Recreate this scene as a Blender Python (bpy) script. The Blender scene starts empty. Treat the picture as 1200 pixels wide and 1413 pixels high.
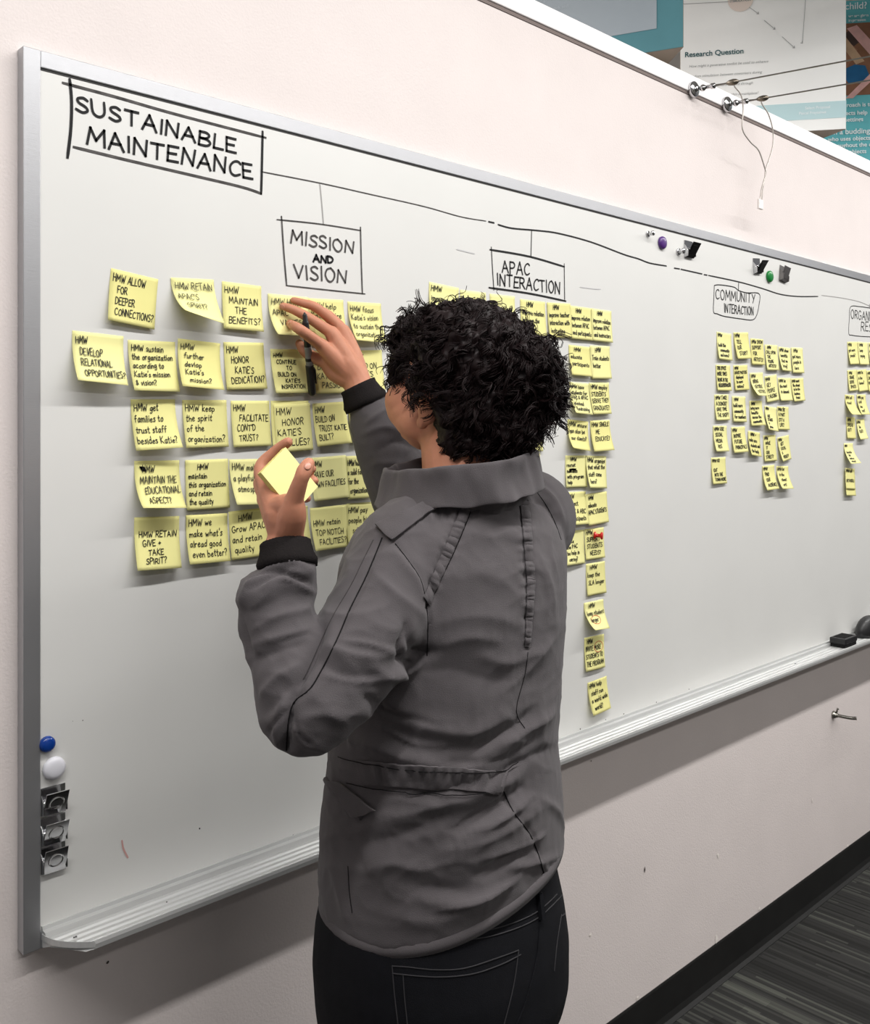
import bpy, bmesh, math, random
import numpy as np
from mathutils import Vector, Matrix, noise
from mathutils.bvhtree import BVHTree

random.seed(7)
SC = bpy.context.scene
COL = SC.collection

# ------------------------------------------------------------------ camera
# World: the whiteboard face is the plane Y=0, X runs along the wall, Z is up.
F = 1300.0                                    # focal length in pixels of the 1200x1413 frame
CAM = Vector((0.0, -1.34, 1.55))
FWD = Vector((0.69043, 0.72340, 0.0)).normalized()
RGT = Vector((FWD.y, -FWD.x, 0.0))
HX, HY = 600.0, 587.0                         # principal point across, horizon row

cam_d = bpy.data.cameras.new('camera')
cam_d.sensor_fit = 'AUTO'
cam_d.sensor_width = 36.0
cam_d.lens = F * 36.0 / 1413.0
cam_d.shift_y = -(706.5 - HY) / 1413.0
cam_d.clip_start = 0.05
cam = bpy.data.objects.new('camera', cam_d)
cam.location = CAM
cam.rotation_euler = (math.pi / 2, 0, math.atan2(FWD.y, FWD.x) - math.pi / 2)
COL.objects.link(cam)
SC.camera = cam

# ------------------------------------------------------------------ light and exposure
SC.view_settings.view_transform = 'Standard'
SC.view_settings.look = 'None'
SC.view_settings.gamma = 1.0
SC.view_settings.use_curve_mapping = False
SC.view_settings.exposure = 0.0
world = bpy.data.worlds.new('office_ambient')
SC.world = world
world.use_nodes = True
world.node_tree.nodes['Background'].inputs[0].default_value = (0.98, 0.98, 1.0, 1)
world.node_tree.nodes['Background'].inputs[1].default_value = 0.22


def area(name, loc, sx, sy, power, color=(1, .98, .96), rot=(0, 0, 0)):
    d = bpy.data.lights.new(name, 'AREA')
    d.shape = 'RECTANGLE'; d.size = sx; d.size_y = sy; d.energy = power; d.color = color
    o = bpy.data.objects.new(name, d); o.location = loc; o.rotation_euler = rot
    COL.objects.link(o)
    return o


# the row of linear ceiling lamps that runs parallel to the wall, a row further into the room, and an added unseen one that brightens the posters
CEIL = 3.75
LAMP_ROWS = [(.75, -1.20, 3.6, 0.10, 79.0, 3.12), (4.6, -1.20, 3.8, 0.10, 84.0, 3.12), (2.6, -4.0, 5.0, 0.30, 88.0, CEIL - .08), (.2, 2.0, 4.0, 0.30, 330.0, CEIL - .08)]
for i, (lx, ly, ln, wd, pw, lz) in enumerate(LAMP_ROWS):
    area('ceiling_lamp_light', (lx, ly, lz), ln, wd, pw)


# ------------------------------------------------------------------ helpers
def unproj(px, py, z):
    a = (px - HX) * z / F
    return CAM + RGT * a + FWD * z + Vector((0, 0, -(py - HY) * z / F))


def on_y(px, py, y=0.0):
    k = (px - HX) / F
    z = (y - CAM.y) / (FWD.y + RGT.y * k)
    return unproj(px, py, z)


def to_px(p):
    r = Vector(p) - CAM
    z = r.dot(FWD)
    return HX + F * r.dot(RGT) / z, HY - F * r.z / z, z


def world_loc(o):
    v = Vector((0, 0, 0))
    while o is not None:
        v += o.location; o = o.parent
    return v


def obj(name, me, m=None, parent=None, origin=None):
    """links mesh data whose vertices are in world space; its origin goes to `origin`"""
    if isinstance(me, bmesh.types.BMesh):
        b = me; me = bpy.data.meshes.new(name); b.to_mesh(me); b.free()
    o = bpy.data.objects.new(name, me)
    COL.objects.link(o)
    base = world_loc(parent) if parent is not None else Vector((0, 0, 0))
    og = Vector(origin) if origin is not None else base
    me.transform(Matrix.Translation(-og))
    if parent is not None:
        o.parent = parent
    o.location = og - base
    if m is not None:
        me.materials.append(m)
    return o


def empty(name, loc):
    o = bpy.data.objects.new(name, None); COL.objects.link(o)
    o.location = loc; o.empty_display_size = 0.1
    return o


def tag(o, label=None, cat=None, group=None, kind=None):
    if label: o['label'] = label
    if cat: o['category'] = cat
    if group: o['group'] = group
    if kind: o['kind'] = kind
    return o


def smooth(o, on=True):
    o.data.polygons.foreach_set('use_smooth', [on] * len(o.data.polygons))
    o.data.update()
    return o


def bevel(o, w, seg=2, angle=35):
    b = o.modifiers.new('bevel', 'BEVEL'); b.width = w; b.segments = seg
    b.limit_method = 'ANGLE'; b.angle_limit = math.radians(angle)
    return o


def bm_box(bm, lo, hi):
    lo = Vector(lo); hi = Vector(hi)
    v = [bm.verts.new((x, y, z)) for x in (lo.x, hi.x) for y in (lo.y, hi.y) for z in (lo.z, hi.z)]
    for f in ((0, 1, 3, 2), (4, 6, 7, 5), (0, 4, 5, 1), (2, 3, 7, 6), (0, 2, 6, 4), (1, 5, 7, 3)):
        bm.faces.new([v[i] for i in f])
    return bm


def box(lo, hi):
    return bm_box(bmesh.new(), lo, hi)


def frame_for(t, up=Vector((0, 0, 1))):
    t = Vector(t).normalized()
    if abs(t.dot(up)) > 0.97:
        up = Vector((0, 1, 0))
    a = t.cross(up).normalized()
    return a, a.cross(t).normalized()


def catmull(pts, n=6):
    pts = [Vector(p) for p in pts]
    if len(pts) < 3: return pts
    out = []
    for i in range(len(pts) - 1):
        p0 = pts[max(i - 1, 0)]; p1 = pts[i]; p2 = pts[i + 1]; p3 = pts[min(i + 2, len(pts) - 1)]
        for k in range(n):
            t = k / n
            out.append(0.5 * ((2 * p1) + (p2 - p0) * t + (2 * p0 - 5 * p1 + 4 * p2 - p3) * t * t + (3 * p1 - p0 - 3 * p2 + p3) * t ** 3))
    out.append(pts[-1])
    return out


def bm_tube(bm, pts, rad, n=8, caps=True, flat=1.0):
    """sweeps a ring along pts; rad is one number or one per point"""
    pts = [Vector(p) for p in pts]
    if not hasattr(rad, '__len__'): rad = [rad] * len(pts)
    rings = []
    a = b = None
    for i, p in enumerate(pts):
        t = (pts[min(i + 1, len(pts) - 1)] - pts[max(i - 1, 0)]).normalized()
        if a is None: a, b = frame_for(t)
        else:
            a = (a - t * a.dot(t)).normalized(); b = t.cross(a) * -1
            b = a.cross(t).normalized()
        rings.append([bm.verts.new(p + rad[i] * (math.cos(2 * math.pi * k / n) * a + flat * math.sin(2 * math.pi * k / n) * b)) for k in range(n)])
    for r0, r1 in zip(rings, rings[1:]):
        for k in range(n):
            bm.faces.new((r0[k], r0[(k + 1) % n], r1[(k + 1) % n], r1[k]))
    if caps:
        bm.faces.new(rings[0][::-1]); bm.faces.new(rings[-1])
    return bm


def tube(pts, rad, n=8, caps=True):
    return bm_tube(bmesh.new(), pts, rad, n, caps)


def capsule_chain(bm, pts, rad, n=14, sub=5):
    """rounded, tapering limb: spline through pts, hemispherical ends"""
    P = catmull(pts, sub)
    R = []
    for i in range(len(pts) - 1):
        for k in range(sub): R.append(rad[i] + (rad[i + 1] - rad[i]) * k / sub)
    R.append(rad[-1])
    if len(pts) == 2:
        P = [Vector(pts[0]).lerp(Vector(pts[1]), k / sub) for k in range(sub + 1)]
    t0 = (P[0] - P[1]).normalized(); t1 = (P[-1] - P[-2]).normalized()
    pre = [(P[0] + t0 * R[0] * math.sin(a), R[0] * math.cos(a)) for a in (1.45, 1.0, .5)]
    post = [(P[-1] + t1 * R[-1] * math.sin(a), R[-1] * math.cos(a)) for a in (.5, 1.0, 1.45)]
    P = [q for q, _ in pre] + P + [q for q, _ in post]
    R = [r for _, r in pre] + R + [r for _, r in post]
    return bm_tube(bm, P, R, n)


def ellipsoid(bm, c, r, rot=None, seg=24, rings=14):
    M = Matrix.Translation(Vector(c)) @ (rot.to_4x4() if rot is not None else Matrix.Identity(4)) @ Matrix.Diagonal((r[0], r[1], r[2], 1))
    bmesh.ops.create_uvsphere(bm, u_segments=seg, v_segments=rings, radius=1.0, matrix=M)
    return bm


def lathe(bm, c, axis, prof, n=24):
    """prof: list of (distance along axis, radius)"""
    axis = Vector(axis).normalized(); a, b = frame_for(axis); c = Vector(c)
    rings = []
    for d, r in prof:
        rings.append([bm.verts.new(c + axis * d + max(r, 1e-5) * (math.cos(2 * math.pi * k / n) * a + math.sin(2 * math.pi * k / n) * b)) for k in range(n)])
    for r0, r1 in zip(rings, rings[1:]):
        for k in range(n):
            bm.faces.new((r0[k], r0[(k + 1) % n], r1[(k + 1) % n], r1[k]))
    bm.faces.new(rings[0][::-1]); bm.faces.new(rings[-1])
    return bm


def loft(bm, rings, caps=True):
    R = [[bm.verts.new(p) for p in r] for r in rings]
    n = len(R[0])
    for r0, r1 in zip(R, R[1:]):
        for k in range(n):
            bm.faces.new((r0[k], r0[(k + 1) % n], r1[(k + 1) % n], r1[k]))
    if caps:
        bm.faces.new(R[0][::-1]); bm.faces.new(R[-1])
    return bm


def srgb(r, g, b):
    f = lambda c: (c / 255 / 12.92) if c / 255 <= .04045 else ((c / 255 + .055) / 1.055) ** 2.4
    return (f(r), f(g), f(b), 1)


def mat(name, color, rough=.5, metal=0.0, spec=.5, noise_amt=0.0, noise_scale=40.0, bump=0.0, bump_scale=200.0, stretch=(1, 1, 1), sheen=0.0, sss=0.0):
    m = bpy.data.materials.new(name); m.use_nodes = True
    nt = m.node_tree; p = nt.nodes['Principled BSDF']
    p.inputs['Base Color'].default_value = color
    p.inputs['Roughness'].default_value = rough
    p.inputs['Metallic'].default_value = metal
    p.inputs['Specular IOR Level'].default_value = spec
    if sheen: p.inputs['Sheen Weight'].default_value = sheen
    if sss:
        p.inputs['Subsurface Weight'].default_value = sss
        p.inputs['Subsurface Radius'].default_value = (.012, .005, .003)
    tc = mp = None
    if noise_amt or bump:
        tc = nt.nodes.new('ShaderNodeTexCoord'); mp = nt.nodes.new('ShaderNodeMapping')
        mp.inputs['Scale'].default_value = stretch
        nt.links.new(tc.outputs['Object'], mp.inputs['Vector'])
    if noise_amt:
        n = nt.nodes.new('ShaderNodeTexNoise'); n.inputs['Scale'].default_value = noise_scale; n.inputs['Detail'].default_value = 5
        nt.links.new(mp.outputs['Vector'], n.inputs['Vector'])
        mr = nt.nodes.new('ShaderNodeMapRange')
        mr.inputs['From Min'].default_value = .3; mr.inputs['From Max'].default_value = .7
        mr.inputs['To Min'].default_value = 1 - noise_amt; mr.inputs['To Max'].default_value = 1 + noise_amt
        nt.links.new(n.outputs['Fac'], mr.inputs['Value'])
        hs = nt.nodes.new('ShaderNodeHueSaturation'); hs.inputs['Color'].default_value = color
        nt.links.new(mr.outputs['Result'], hs.inputs['Value'])
        nt.links.new(hs.outputs['Color'], p.inputs['Base Color'])
    if bump:
        n2 = nt.nodes.new('ShaderNodeTexNoise'); n2.inputs['Scale'].default_value = bump_scale; n2.inputs['Detail'].default_value = 3
        nt.links.new(mp.outputs['Vector'], n2.inputs['Vector'])
        bp = nt.nodes.new('ShaderNodeBump'); bp.inputs['Strength'].default_value = bump; bp.inputs['Distance'].default_value = .002
        nt.links.new(n2.outputs['Fac'], bp.inputs['Height'])
        nt.links.new(bp.outputs['Normal'], p.inputs['Normal'])
    return m


M = {}
M['wall'] = mat('painted_wall', srgb(226, 217, 214), .75, spec=.25, noise_amt=.02, noise_scale=6, bump=.25, bump_scale=260)
M['cap'] = mat('painted_cap', srgb(246, 244, 244), .5, spec=.4, noise_amt=.02, noise_scale=9)
M['board'] = mat('whiteboard_enamel', srgb(222, 222, 219), .30, spec=.5, noise_amt=.015, noise_scale=5)
M['alu'] = mat('satin_aluminium', srgb(178, 179, 182), .42, metal=.85, bump=.08, bump_scale=60, stretch=(1, 1, 30))
M['alu_tray'] = mat('brushed_tray_aluminium', srgb(196, 197, 196), .5, metal=.35, noise_amt=.06, noise_scale=30, stretch=(.2, 6, 1))
M['chrome'] = mat('chrome', srgb(200, 200, 202), .12, metal=1.0)
M['steel'] = mat('dull_steel', srgb(140, 137, 130), .35, metal=1.0)
M['ink'] = mat('black_marker_ink', (.012, .012, .013, 1), .55, spec=.2)
M['ink_worn'] = mat('half_wiped_marker_ink', (.075, .07, .068, 1), .6, spec=.2, noise_amt=.5, noise_scale=60)
M['ink_faint'] = mat('faint_marker_ink', (.36, .35, .34, 1), .6, spec=.2)
M['ink_red'] = mat('red_ink', srgb(205, 70, 50), .6, spec=.2)
M['ink_pink'] = mat('pale_red_ink', srgb(205, 160, 155), .6, spec=.2)
M['black'] = mat('black_plastic', (.010, .010, .011, 1), .45)
M['felt'] = mat('black_felt', (.012, .012, .012, 1), .9, spec=.1, bump=.5, bump_scale=500)
M['base'] = mat('black_rubber_base', (.010, .0098, .0096, 1), .6, spec=.3, noise_amt=.15, noise_scale=20)
M['blue'] = mat('blue_plastic', srgb(12, 58, 140), .25)
M['white_plastic'] = mat('white_plastic', srgb(225, 225, 232), .3)
M['purple'] = mat('purple_plastic', srgb(82, 45, 120), .3)
M['green'] = mat('green_plastic', srgb(22, 125, 55), .3)
M['red'] = mat('red_plastic', srgb(200, 30, 25), .3)
M['plaster'] = mat('bare_plaster_chip', srgb(235, 228, 222), .9)
M['dark_mark'] = mat('dark_scuff', srgb(70, 62, 58), .8)
M['ceiling'] = mat('ceiling_tile', srgb(225, 225, 222), .9, spec=.1)
M['tag'] = mat('white_tag', srgb(236, 230, 226), .5)


def note_mat(name, c):
    m = mat(name, c, .8, spec=.15, noise_amt=.02, noise_scale=25)
    p = m.node_tree.nodes['Principled BSDF']
    return m


M['note_a'] = note_mat('yellow_note_paper', srgb(235, 230, 157))
M['note_b'] = note_mat('yellow_note_paper_warm', srgb(232, 226, 151))
M['note_c'] = note_mat('yellow_note_paper_light', srgb(238, 234, 165))
# ------------------------------------------------------------------ room shell
WALL_Y = 0.018
o = obj('wall_back', box((-2.5, WALL_Y, 0), (9.0, WALL_Y + .12, 2.437)), M['wall']); tag(o, 'off-white painted partition wall behind the whiteboard', 'wall', kind='structure')
o = obj('trim_1', box((-2.5, WALL_Y - .006, 2.444), (9.0, WALL_Y + .13, 2.490)), M['cap']); bevel(o, .003); tag(o, 'white painted cap board along the top of the partition', 'trim', kind='structure')
o = obj('trim_2', box((-2.5, WALL_Y - .002, 2.436), (9.0, WALL_Y + .12, 2.446)), mat('painted_shadow_gap', srgb(120, 108, 104), .8)); tag(o, 'thin strip painted dark as the shadow gap under the white cap board', 'trim', kind='structure')  # dark colour stands in for the shade in the gap below the cap
# cove base with a small toe
bm = bmesh.new()
prof = [(WALL_Y, 0), (WALL_Y, .108), (WALL_Y - .003, .109), (WALL_Y - .0045, .105), (WALL_Y - .0045, .022), (WALL_Y - .009, .008), (WALL_Y - .018, .0015), (WALL_Y - .018, 0)]
loft(bm, [[Vector((x, y, z)) for y, z in prof] for x in (-2.5, 9.0)])
o = obj('baseboard_back', bm, M['base']); tag(o, 'black rubber cove base at the foot of the wall', 'baseboard', kind='structure')

# carpet tiles: fine stripes that run away from the wall, each tile shifted and toned on its own
m = bpy.data.materials.new('striped_carpet'); m.use_nodes = True
nt = m.node_tree; p = nt.nodes['Principled BSDF']; N = nt.nodes.new; L = nt.links.new
p.inputs['Roughness'].default_value = .95; p.inputs['Specular IOR Level'].default_value = .1
tc = N('ShaderNodeTexCoord')
sep = N('ShaderNodeSeparateXYZ'); L(tc.outputs['Object'], sep.inputs[0])


def cell(mult, vec_y=1.0):
    """white noise per strip: rounds X to strips, Y to tile rows"""
    mx = N('ShaderNodeMath'); mx.operation = 'MULTIPLY'; mx.inputs[1].default_value = mult; L(sep.outputs['X'], mx.inputs[0])
    fx = N('ShaderNodeMath'); fx.operation = 'FLOOR'; L(mx.outputs[0], fx.inputs[0])
    my = N('ShaderNodeMath'); my.operation = 'MULTIPLY'; my.inputs[1].default_value = vec_y
    wob = N('ShaderNodeTexWhiteNoise'); wob.noise_dimensions = '1D'; L(fx.outputs[0], wob.inputs['W'])
    ad = N('ShaderNodeMath'); ad.operation = 'ADD'; L(sep.outputs['Y'], ad.inputs[0]); L(wob.outputs['Value'], ad.inputs[1])
    L(ad.outputs[0], my.inputs[0])
    fy = N('ShaderNodeMath'); fy.operation = 'FLOOR'; L(my.outputs[0], fy.inputs[0])
    cb = N('ShaderNodeCombineXYZ'); L(fx.outputs[0], cb.inputs[0]); L(fy.outputs[0], cb.inputs[1])
    wn = N('ShaderNodeTexWhiteNoise'); wn.noise_dimensions = '3D'; L(cb.outputs[0], wn.inputs['Vector'])
    return wn.outputs['Value']


fine = cell(115, 1.6); mid = cell(30, .8); big = cell(4.0, 2.0)
cr = N('ShaderNodeValToRGB')
e = cr.color_ramp.elements
e[0].position = 0; e[0].color = srgb(30, 30, 29)
e[1].position = 1; e[1].color = srgb(92, 94, 87)
x = e.new(.55); x.color = srgb(52, 52, 51)
s1 = N('ShaderNodeMath'); s1.operation = 'MULTIPLY_ADD'; L(fine, s1.inputs[0]); s1.inputs[1].default_value = .50
s2 = N('ShaderNodeMath'); s2.operation = 'MULTIPLY'; L(mid, s2.inputs[0]); s2.inputs[1].default_value = .26
s3 = N('ShaderNodeMath'); s3.operation = 'MULTIPLY_ADD'; L(big, s3.inputs[0]); s3.inputs[1].default_value = .22; L(s2.outputs[0], s3.inputs[2])
L(s3.outputs[0], s1.inputs[2]); L(s1.outputs[0], cr.inputs['Fac']); L(cr.outputs['Color'], p.inputs['Base Color'])
bp = N('ShaderNodeBump'); bp.inputs['Strength'].default_value = .6; bp.inputs['Distance'].default_value = .003; L(fine, bp.inputs['Height'])
L(bp.outputs['Normal'], p.inputs['Normal'])
o = obj('floor', box((-2.5, -5.5, -.05), (9.0, 3.5, 0)), m); tag(o, 'dark grey striped carpet tile floor', 'floor', kind='structure')
o = obj('ceiling', box((-2.5, -5.5, CEIL), (9.0, 3.5, CEIL + .05)), M['ceiling']); tag(o, 'white tiled ceiling', 'ceiling', kind='structure')
o = obj('wall_far', box((-2.5, 3.5, 0), (9.0, 3.6, CEIL + .05)), mat('far_wall_paint', srgb(190, 184, 178), .8)); tag(o, 'plain wall beyond the partition', 'wall', kind='structure')
o = obj('wall_front', box((-2.5, -5.6, 0), (9.0, -5.5, CEIL + .05)), mat('front_wall_paint', srgb(150, 146, 142), .8)); tag(o, 'plain wall across the room', 'wall', kind='structure')
for i, (lx, ly, ln, wd, pw, lz) in enumerate(LAMP_ROWS):
    k = empty('ceiling_lamp', (lx, ly, CEIL))
    h = bmesh.new(); bm_box(h, (lx - ln / 2 - .03, ly - wd / 2 - .03, lz + .012), (lx + ln / 2 + .03, ly + wd / 2 + .03, lz + .078))
    obj('lamp_housing', h, M['white_plastic'], k)
    if lz < CEIL - .2:
        for sx in (-.42, .42):
            obj('suspension_cord', tube([Vector((lx + ln * sx, ly, lz + .07)), Vector((lx + ln * sx, ly, CEIL))], .003, 6), M['white_plastic'], k)
    tag(k, ['long slim ceiling lamp above the left half of the whiteboard', 'long slim ceiling lamp above the right end of the whiteboard', 'wide ceiling lamp out in the middle of the room', 'added wide lamp beyond the partition, lighting the posters'][i], 'ceiling lamp', 'ceiling lamps')

# chips, nail holes and scuffs in the paint of the lower wall
def blotch(px, py, r, m, n=9, sx=1.0, sz=1.0):
    c = on_y(px, py, WALL_Y); b = bmesh.new(); vs = []
    for k in range(n):
        a = 2 * math.pi * k / n; rr = r * random.uniform(.6, 1.2)
        vs.append(b.verts.new((c.x + rr * math.cos(a) * sx, WALL_Y - .0009, c.z + rr * math.sin(a) * sz)))
    ct = b.verts.new((c.x, WALL_Y - .0016, c.z))
    for k in range(n): b.faces.new((vs[k], vs[(k + 1) % n], ct))
    return b
WB = bpy.data.objects['wall_back']
for px, py, r, mm, sx, sz in ((889, 1200, .006, 'dark_mark', .6, 1.5), (990, 1180, .008, 'plaster', .7, 1.3), (814, 1290, .005, 'plaster', 1, 1), (988, 1297, .012, 'plaster', .7, 1.4),
                              (879, 1377, .006, 'plaster', 1, 1), (1047, 1254, .007, 'plaster', 1, .8), (1169, 1167, .007, 'plaster', 1, .8), (815, 1050, .002, 'dark_mark', 1, 1),
                              (148, 1328, .0025, 'dark_mark', 1, 1), (437, 1309, .003, 'plaster', 1, 1), (1120, 1105, .006, 'plaster', .5, 1.2)):
    obj('paint_chip', blotch(px, py, r, M[mm], 9, sx, sz), M[mm], WB)
# ------------------------------------------------------------------ hand lettering: single-stroke alphabet
G = {
 'A': (.68, '0,0 .33,1 .68,0;.13,.36 .56,.38'), 'B': (.6, '0,0 .02,1;0,.98 .35,1 .52,.82 .36,.57 .03,.52;.03,.52 .42,.5 .6,.27 .42,.03 0,0'),
 'C': (.6, '.6,.86 .44,1 .2,.9 .03,.55 .1,.15 .32,0 .6,.14'), 'D': (.62, '.02,0 0,1;0,.98 .34,.94 .6,.62 .54,.24 .3,.02 .02,0'),
 'E': (.52, '.52,1 .02,.98 0,0 .52,.02;.02,.5 .42,.53'), 'F': (.5, '.5,1 .02,.98 0,0;.02,.5 .4,.53'),
 'G': (.64, '.58,.87 .4,1 .16,.88 .02,.5 .14,.1 .4,0 .62,.2 .63,.44 .38,.44'), 'H': (.58, '0,0 .02,1;.56,0 .58,1;.01,.48 .57,.54'),
 'I': (.08, '.04,0 .04,1'), 'J': (.45, '.42,1 .42,.2 .25,0 .02,.14'), 'K': (.58, '0,0 .02,1;.54,1 .03,.45 .58,0'), 'L': (.5, '.02,1 0,0 .5,.02'),
 'M': (.78, '0,0 .08,1 .38,.3 .7,1 .78,0'), 'N': (.62, '0,0 .04,1 .56,.02 .62,1'), 'O': (.66, '.36,1 .1,.86 .0,.45 .18,.06 .42,0 .62,.3 .62,.7 .36,1'),
 'P': (.54, '0,0 .02,1;.02,.98 .4,.96 .54,.74 .38,.5 .02,.46'), 'Q': (.68, '.36,1 .1,.86 .0,.45 .18,.06 .42,0 .62,.3 .62,.7 .36,1;.38,.25 .68,-.08'),
 'R': (.58, '0,0 .02,1;.02,.98 .4,.96 .52,.75 .38,.52 .02,.47;.22,.48 .58,0'), 'S': (.52, '.5,.88 .32,1 .08,.86 .12,.62 .42,.42 .5,.18 .28,0 0,.12'),
 'T': (.62, '0,.97 .62,1;.31,.98 .3,0'), 'U': (.58, '0,1 .02,.25 .2,0 .42,.06 .56,.35 .58,1'), 'V': (.6, '0,1 .28,0 .6,1'), 'W': (.86, '0,1 .2,0 .42,.72 .62,0 .86,1'),
 'X': (.58, '0,0 .58,1;.02,1 .56,0'), 'Y': (.56, '0,1 .28,.5;.56,1 .18,0'), 'Z': (.56, '0,.98 .54,1 0,0 .56,.02'),
 'a': (.48, '.4,.5 .2,.56 .02,.32 .12,.02 .28,.06 .4,.48;.42,.54 .4,.1 .5,.02'), 'b': (.46, '.0,1 .02,0;.02,.4 .22,.56 .44,.36 .34,.04 .02,.06'),
 'c': (.42, '.4,.46 .22,.56 .03,.3 .14,.02 .42,.1'), 'd': (.46, '.4,.44 .2,.54 .02,.28 .14,.0 .4,.16;.44,1 .42,0'), 'e': (.44, '.04,.28 .4,.34 .3,.55 .08,.46 .03,.2 .2,0 .44,.1'),
 'f': (.38, '.38,.94 .22,1 .14,.8 .12,0;0,.54 .34,.56'), 'g': (.46, '.4,.48 .2,.56 .02,.32 .16,.06 .4,.3;.44,.54 .4,-.2 .2,-.34 .02,-.24'), 'h': (.46, '.0,1 .02,0;.02,.34 .22,.55 .4,.4 .44,0'),
 'i': (.1, '.05,.54 .06,0;.06,.76 .07,.8'), 'j': (.2, '.16,.54 .14,-.2 0,-.32;.17,.76 .18,.8'), 'k': (.42, '0,1 .02,0;.36,.54 .03,.24 .42,0'), 'l': (.1, '.05,1 .06,0'),
 'm': (.7, '0,.54 .02,0;.02,.34 .16,.55 .3,.42 .32,0;.32,.36 .48,.55 .64,.42 .68,0'), 'n': (.46, '0,.54 .02,0;.02,.34 .2,.55 .38,.42 .44,0'), 'o': (.46, '.24,.56 .04,.4 .08,.06 .28,0 .44,.24 .38,.5 .24,.56'),
 'p': (.46, '.0,.54 .02,-.36;.02,.4 .22,.56 .44,.36 .34,.04 .02,.06'), 'q': (.46, '.4,.48 .2,.56 .02,.32 .16,.02 .4,.2;.44,.54 .42,-.36'), 'r': (.34, '0,.54 .02,0;.02,.32 .16,.54 .34,.5'),
 's': (.38, '.36,.48 .2,.56 .05,.44 .3,.24 .34,.1 .18,0 0,.06'), 't': (.34, '.16,.9 .14,.12 .24,0 .34,.06;0,.58 .34,.6'), 'u': (.46, '0,.54 .04,.1 .2,0 .4,.2;.42,.54 .4,.08 .48,0'), 'v': (.42, '0,.54 .2,0 .42,.56'),
 'w': (.66, '0,.54 .16,0 .32,.44 .48,0 .66,.56'), 'x': (.42, '0,0 .42,.56;.02,.56 .4,0'), 'y': (.44, '0,.54 .2,.06;.44,.56 .1,-.34'), 'z': (.42, '0,.54 .4,.56 0,.02 .42,.02'),
 '?': (.42, '0,.84 .2,1 .42,.84 .36,.62 .18,.48 .17,.26;.16,.06 .17,.02'), "'": (.08, '.05,1 .03,.78'), '+': (.44, '0,.45 .44,.47;.22,.68 .21,.24'), '&': (.5, '.5,.1 .1,.74 .24,.92 .36,.74 .04,.3 .2,.04 .48,.4'),
 ',': (.1, '.06,.06 .02,-.12'), '.': (.1, '.04,.03 .06,0'), '/': (.4, '0,-.05 .4,1.05'), '-': (.4, '0,.45 .4,.46'),
}
CURVY = set('BCDGJOPQRSUabcdefghjmnopqrstuy?&25')


def glyph(ch):
    if ch not in G: return .35, []
    w, s = G[ch]
    st = []
    for part in s.split(';'):
        pts = [tuple(map(float, q.split(','))) for q in part.split()]
        if ch in CURVY and len(pts) > 3:
            pts = [(v.x, v.y) for v in catmull([Vector((a, b, 0)) for a, b in pts], 4)]
        st.append(pts)
    return w, st


def text_width(t, h, gap=.2, sx=1.0):
    return sum((glyph(c)[0] + gap) if c != ' ' else .42 for c in t) * h * sx


def text_strokes(t, h, gap=.2, sx=1.0, jit=.03, rnd=random, slant=0.0):
    """strokes of a line of lettering: x to the right, y up from the baseline"""
    out = []; x = 0
    for c in t:
        if c == ' ':
            x += .42 * h * sx; continue
        w, st = glyph(c)
        k = 1 + rnd.uniform(-jit, jit) * 2; dy = rnd.uniform(-jit, jit) * h; sl = slant + rnd.uniform(-jit, jit) * 2
        for s in st:
            out.append([(x + (a + sl * b) * h * sx, dy + b * h * k) for a, b in s])
        x += (w + gap) * h * sx
    return out


def ribbon(bm, pts, w, surf, step=None):
    """flat pen stroke of width w along 2-D pts, laid on surf(u, v)"""
    P = [Vector((a, b)) for a, b in pts]
    for i in range(1, len(P) - 1):                                  # lift the pen at sharp corners
        a, b = P[i] - P[i - 1], P[i + 1] - P[i]
        if a.length > 1e-7 and b.length > 1e-7 and a.angle(b) > 1.0:
            ribbon(bm, pts[:i + 1], w, surf, step); ribbon(bm, pts[i:], w, surf, step); return
    Q = [P[0]]
    for a, b in zip(P, P[1:]):
        d = (b - a).length
        if d < 1e-6: continue
        n = max(1, int(d / step)) if step else 1
        for k in range(1, n + 1): Q.append(a.lerp(b, k / n))
    if len(Q) < 2: return
    t0 = (Q[0] - Q[1]).normalized() * w * .45; t1 = (Q[-1] - Q[-2]).normalized() * w * .45
    Q[0] = Q[0] + t0; Q[-1] = Q[-1] + t1
    Lf, Rt = [], []
    for i, q in enumerate(Q):
        a = Q[max(i - 1, 0)]; b = Q[min(i + 1, len(Q) - 1)]
        t = (b - a)
        if t.length < 1e-7: t = Vector((1, 0))
        t.normalize(); n = Vector((-t.y, t.x)); ww = w * .5
        if i in (0, len(Q) - 1) and len(Q) > 3: ww *= .75
        Lf.append(bm.verts.new(surf(*(q + n * ww)))); Rt.append(bm.verts.new(surf(*(q - n * ww))))
    for i in range(len(Q) - 1):
        bm.faces.new((Rt[i], Rt[i + 1], Lf[i + 1], Lf[i]))
# ------------------------------------------------------------------ whiteboard
BX0, BX1, BZ0, BZ1, RAIL = .512, 4.17, .844, 2.052, .024
WBD = empty('whiteboard', (BX0, 0, BZ0))
tag(WBD, 'long white magnetic board with aluminium frame and tray on the wall', 'whiteboard')
obj('writing_surface', box((BX0 - .01, 0, BZ0 - .01), (BX1 + .01, WALL_Y - .001, BZ1 + .01)), M['board'], WBD)


def rail(name, lo, hi):
    o = obj(name, box(lo, hi), M['alu'], WBD); bevel(o, .0012, 2); return o


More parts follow.
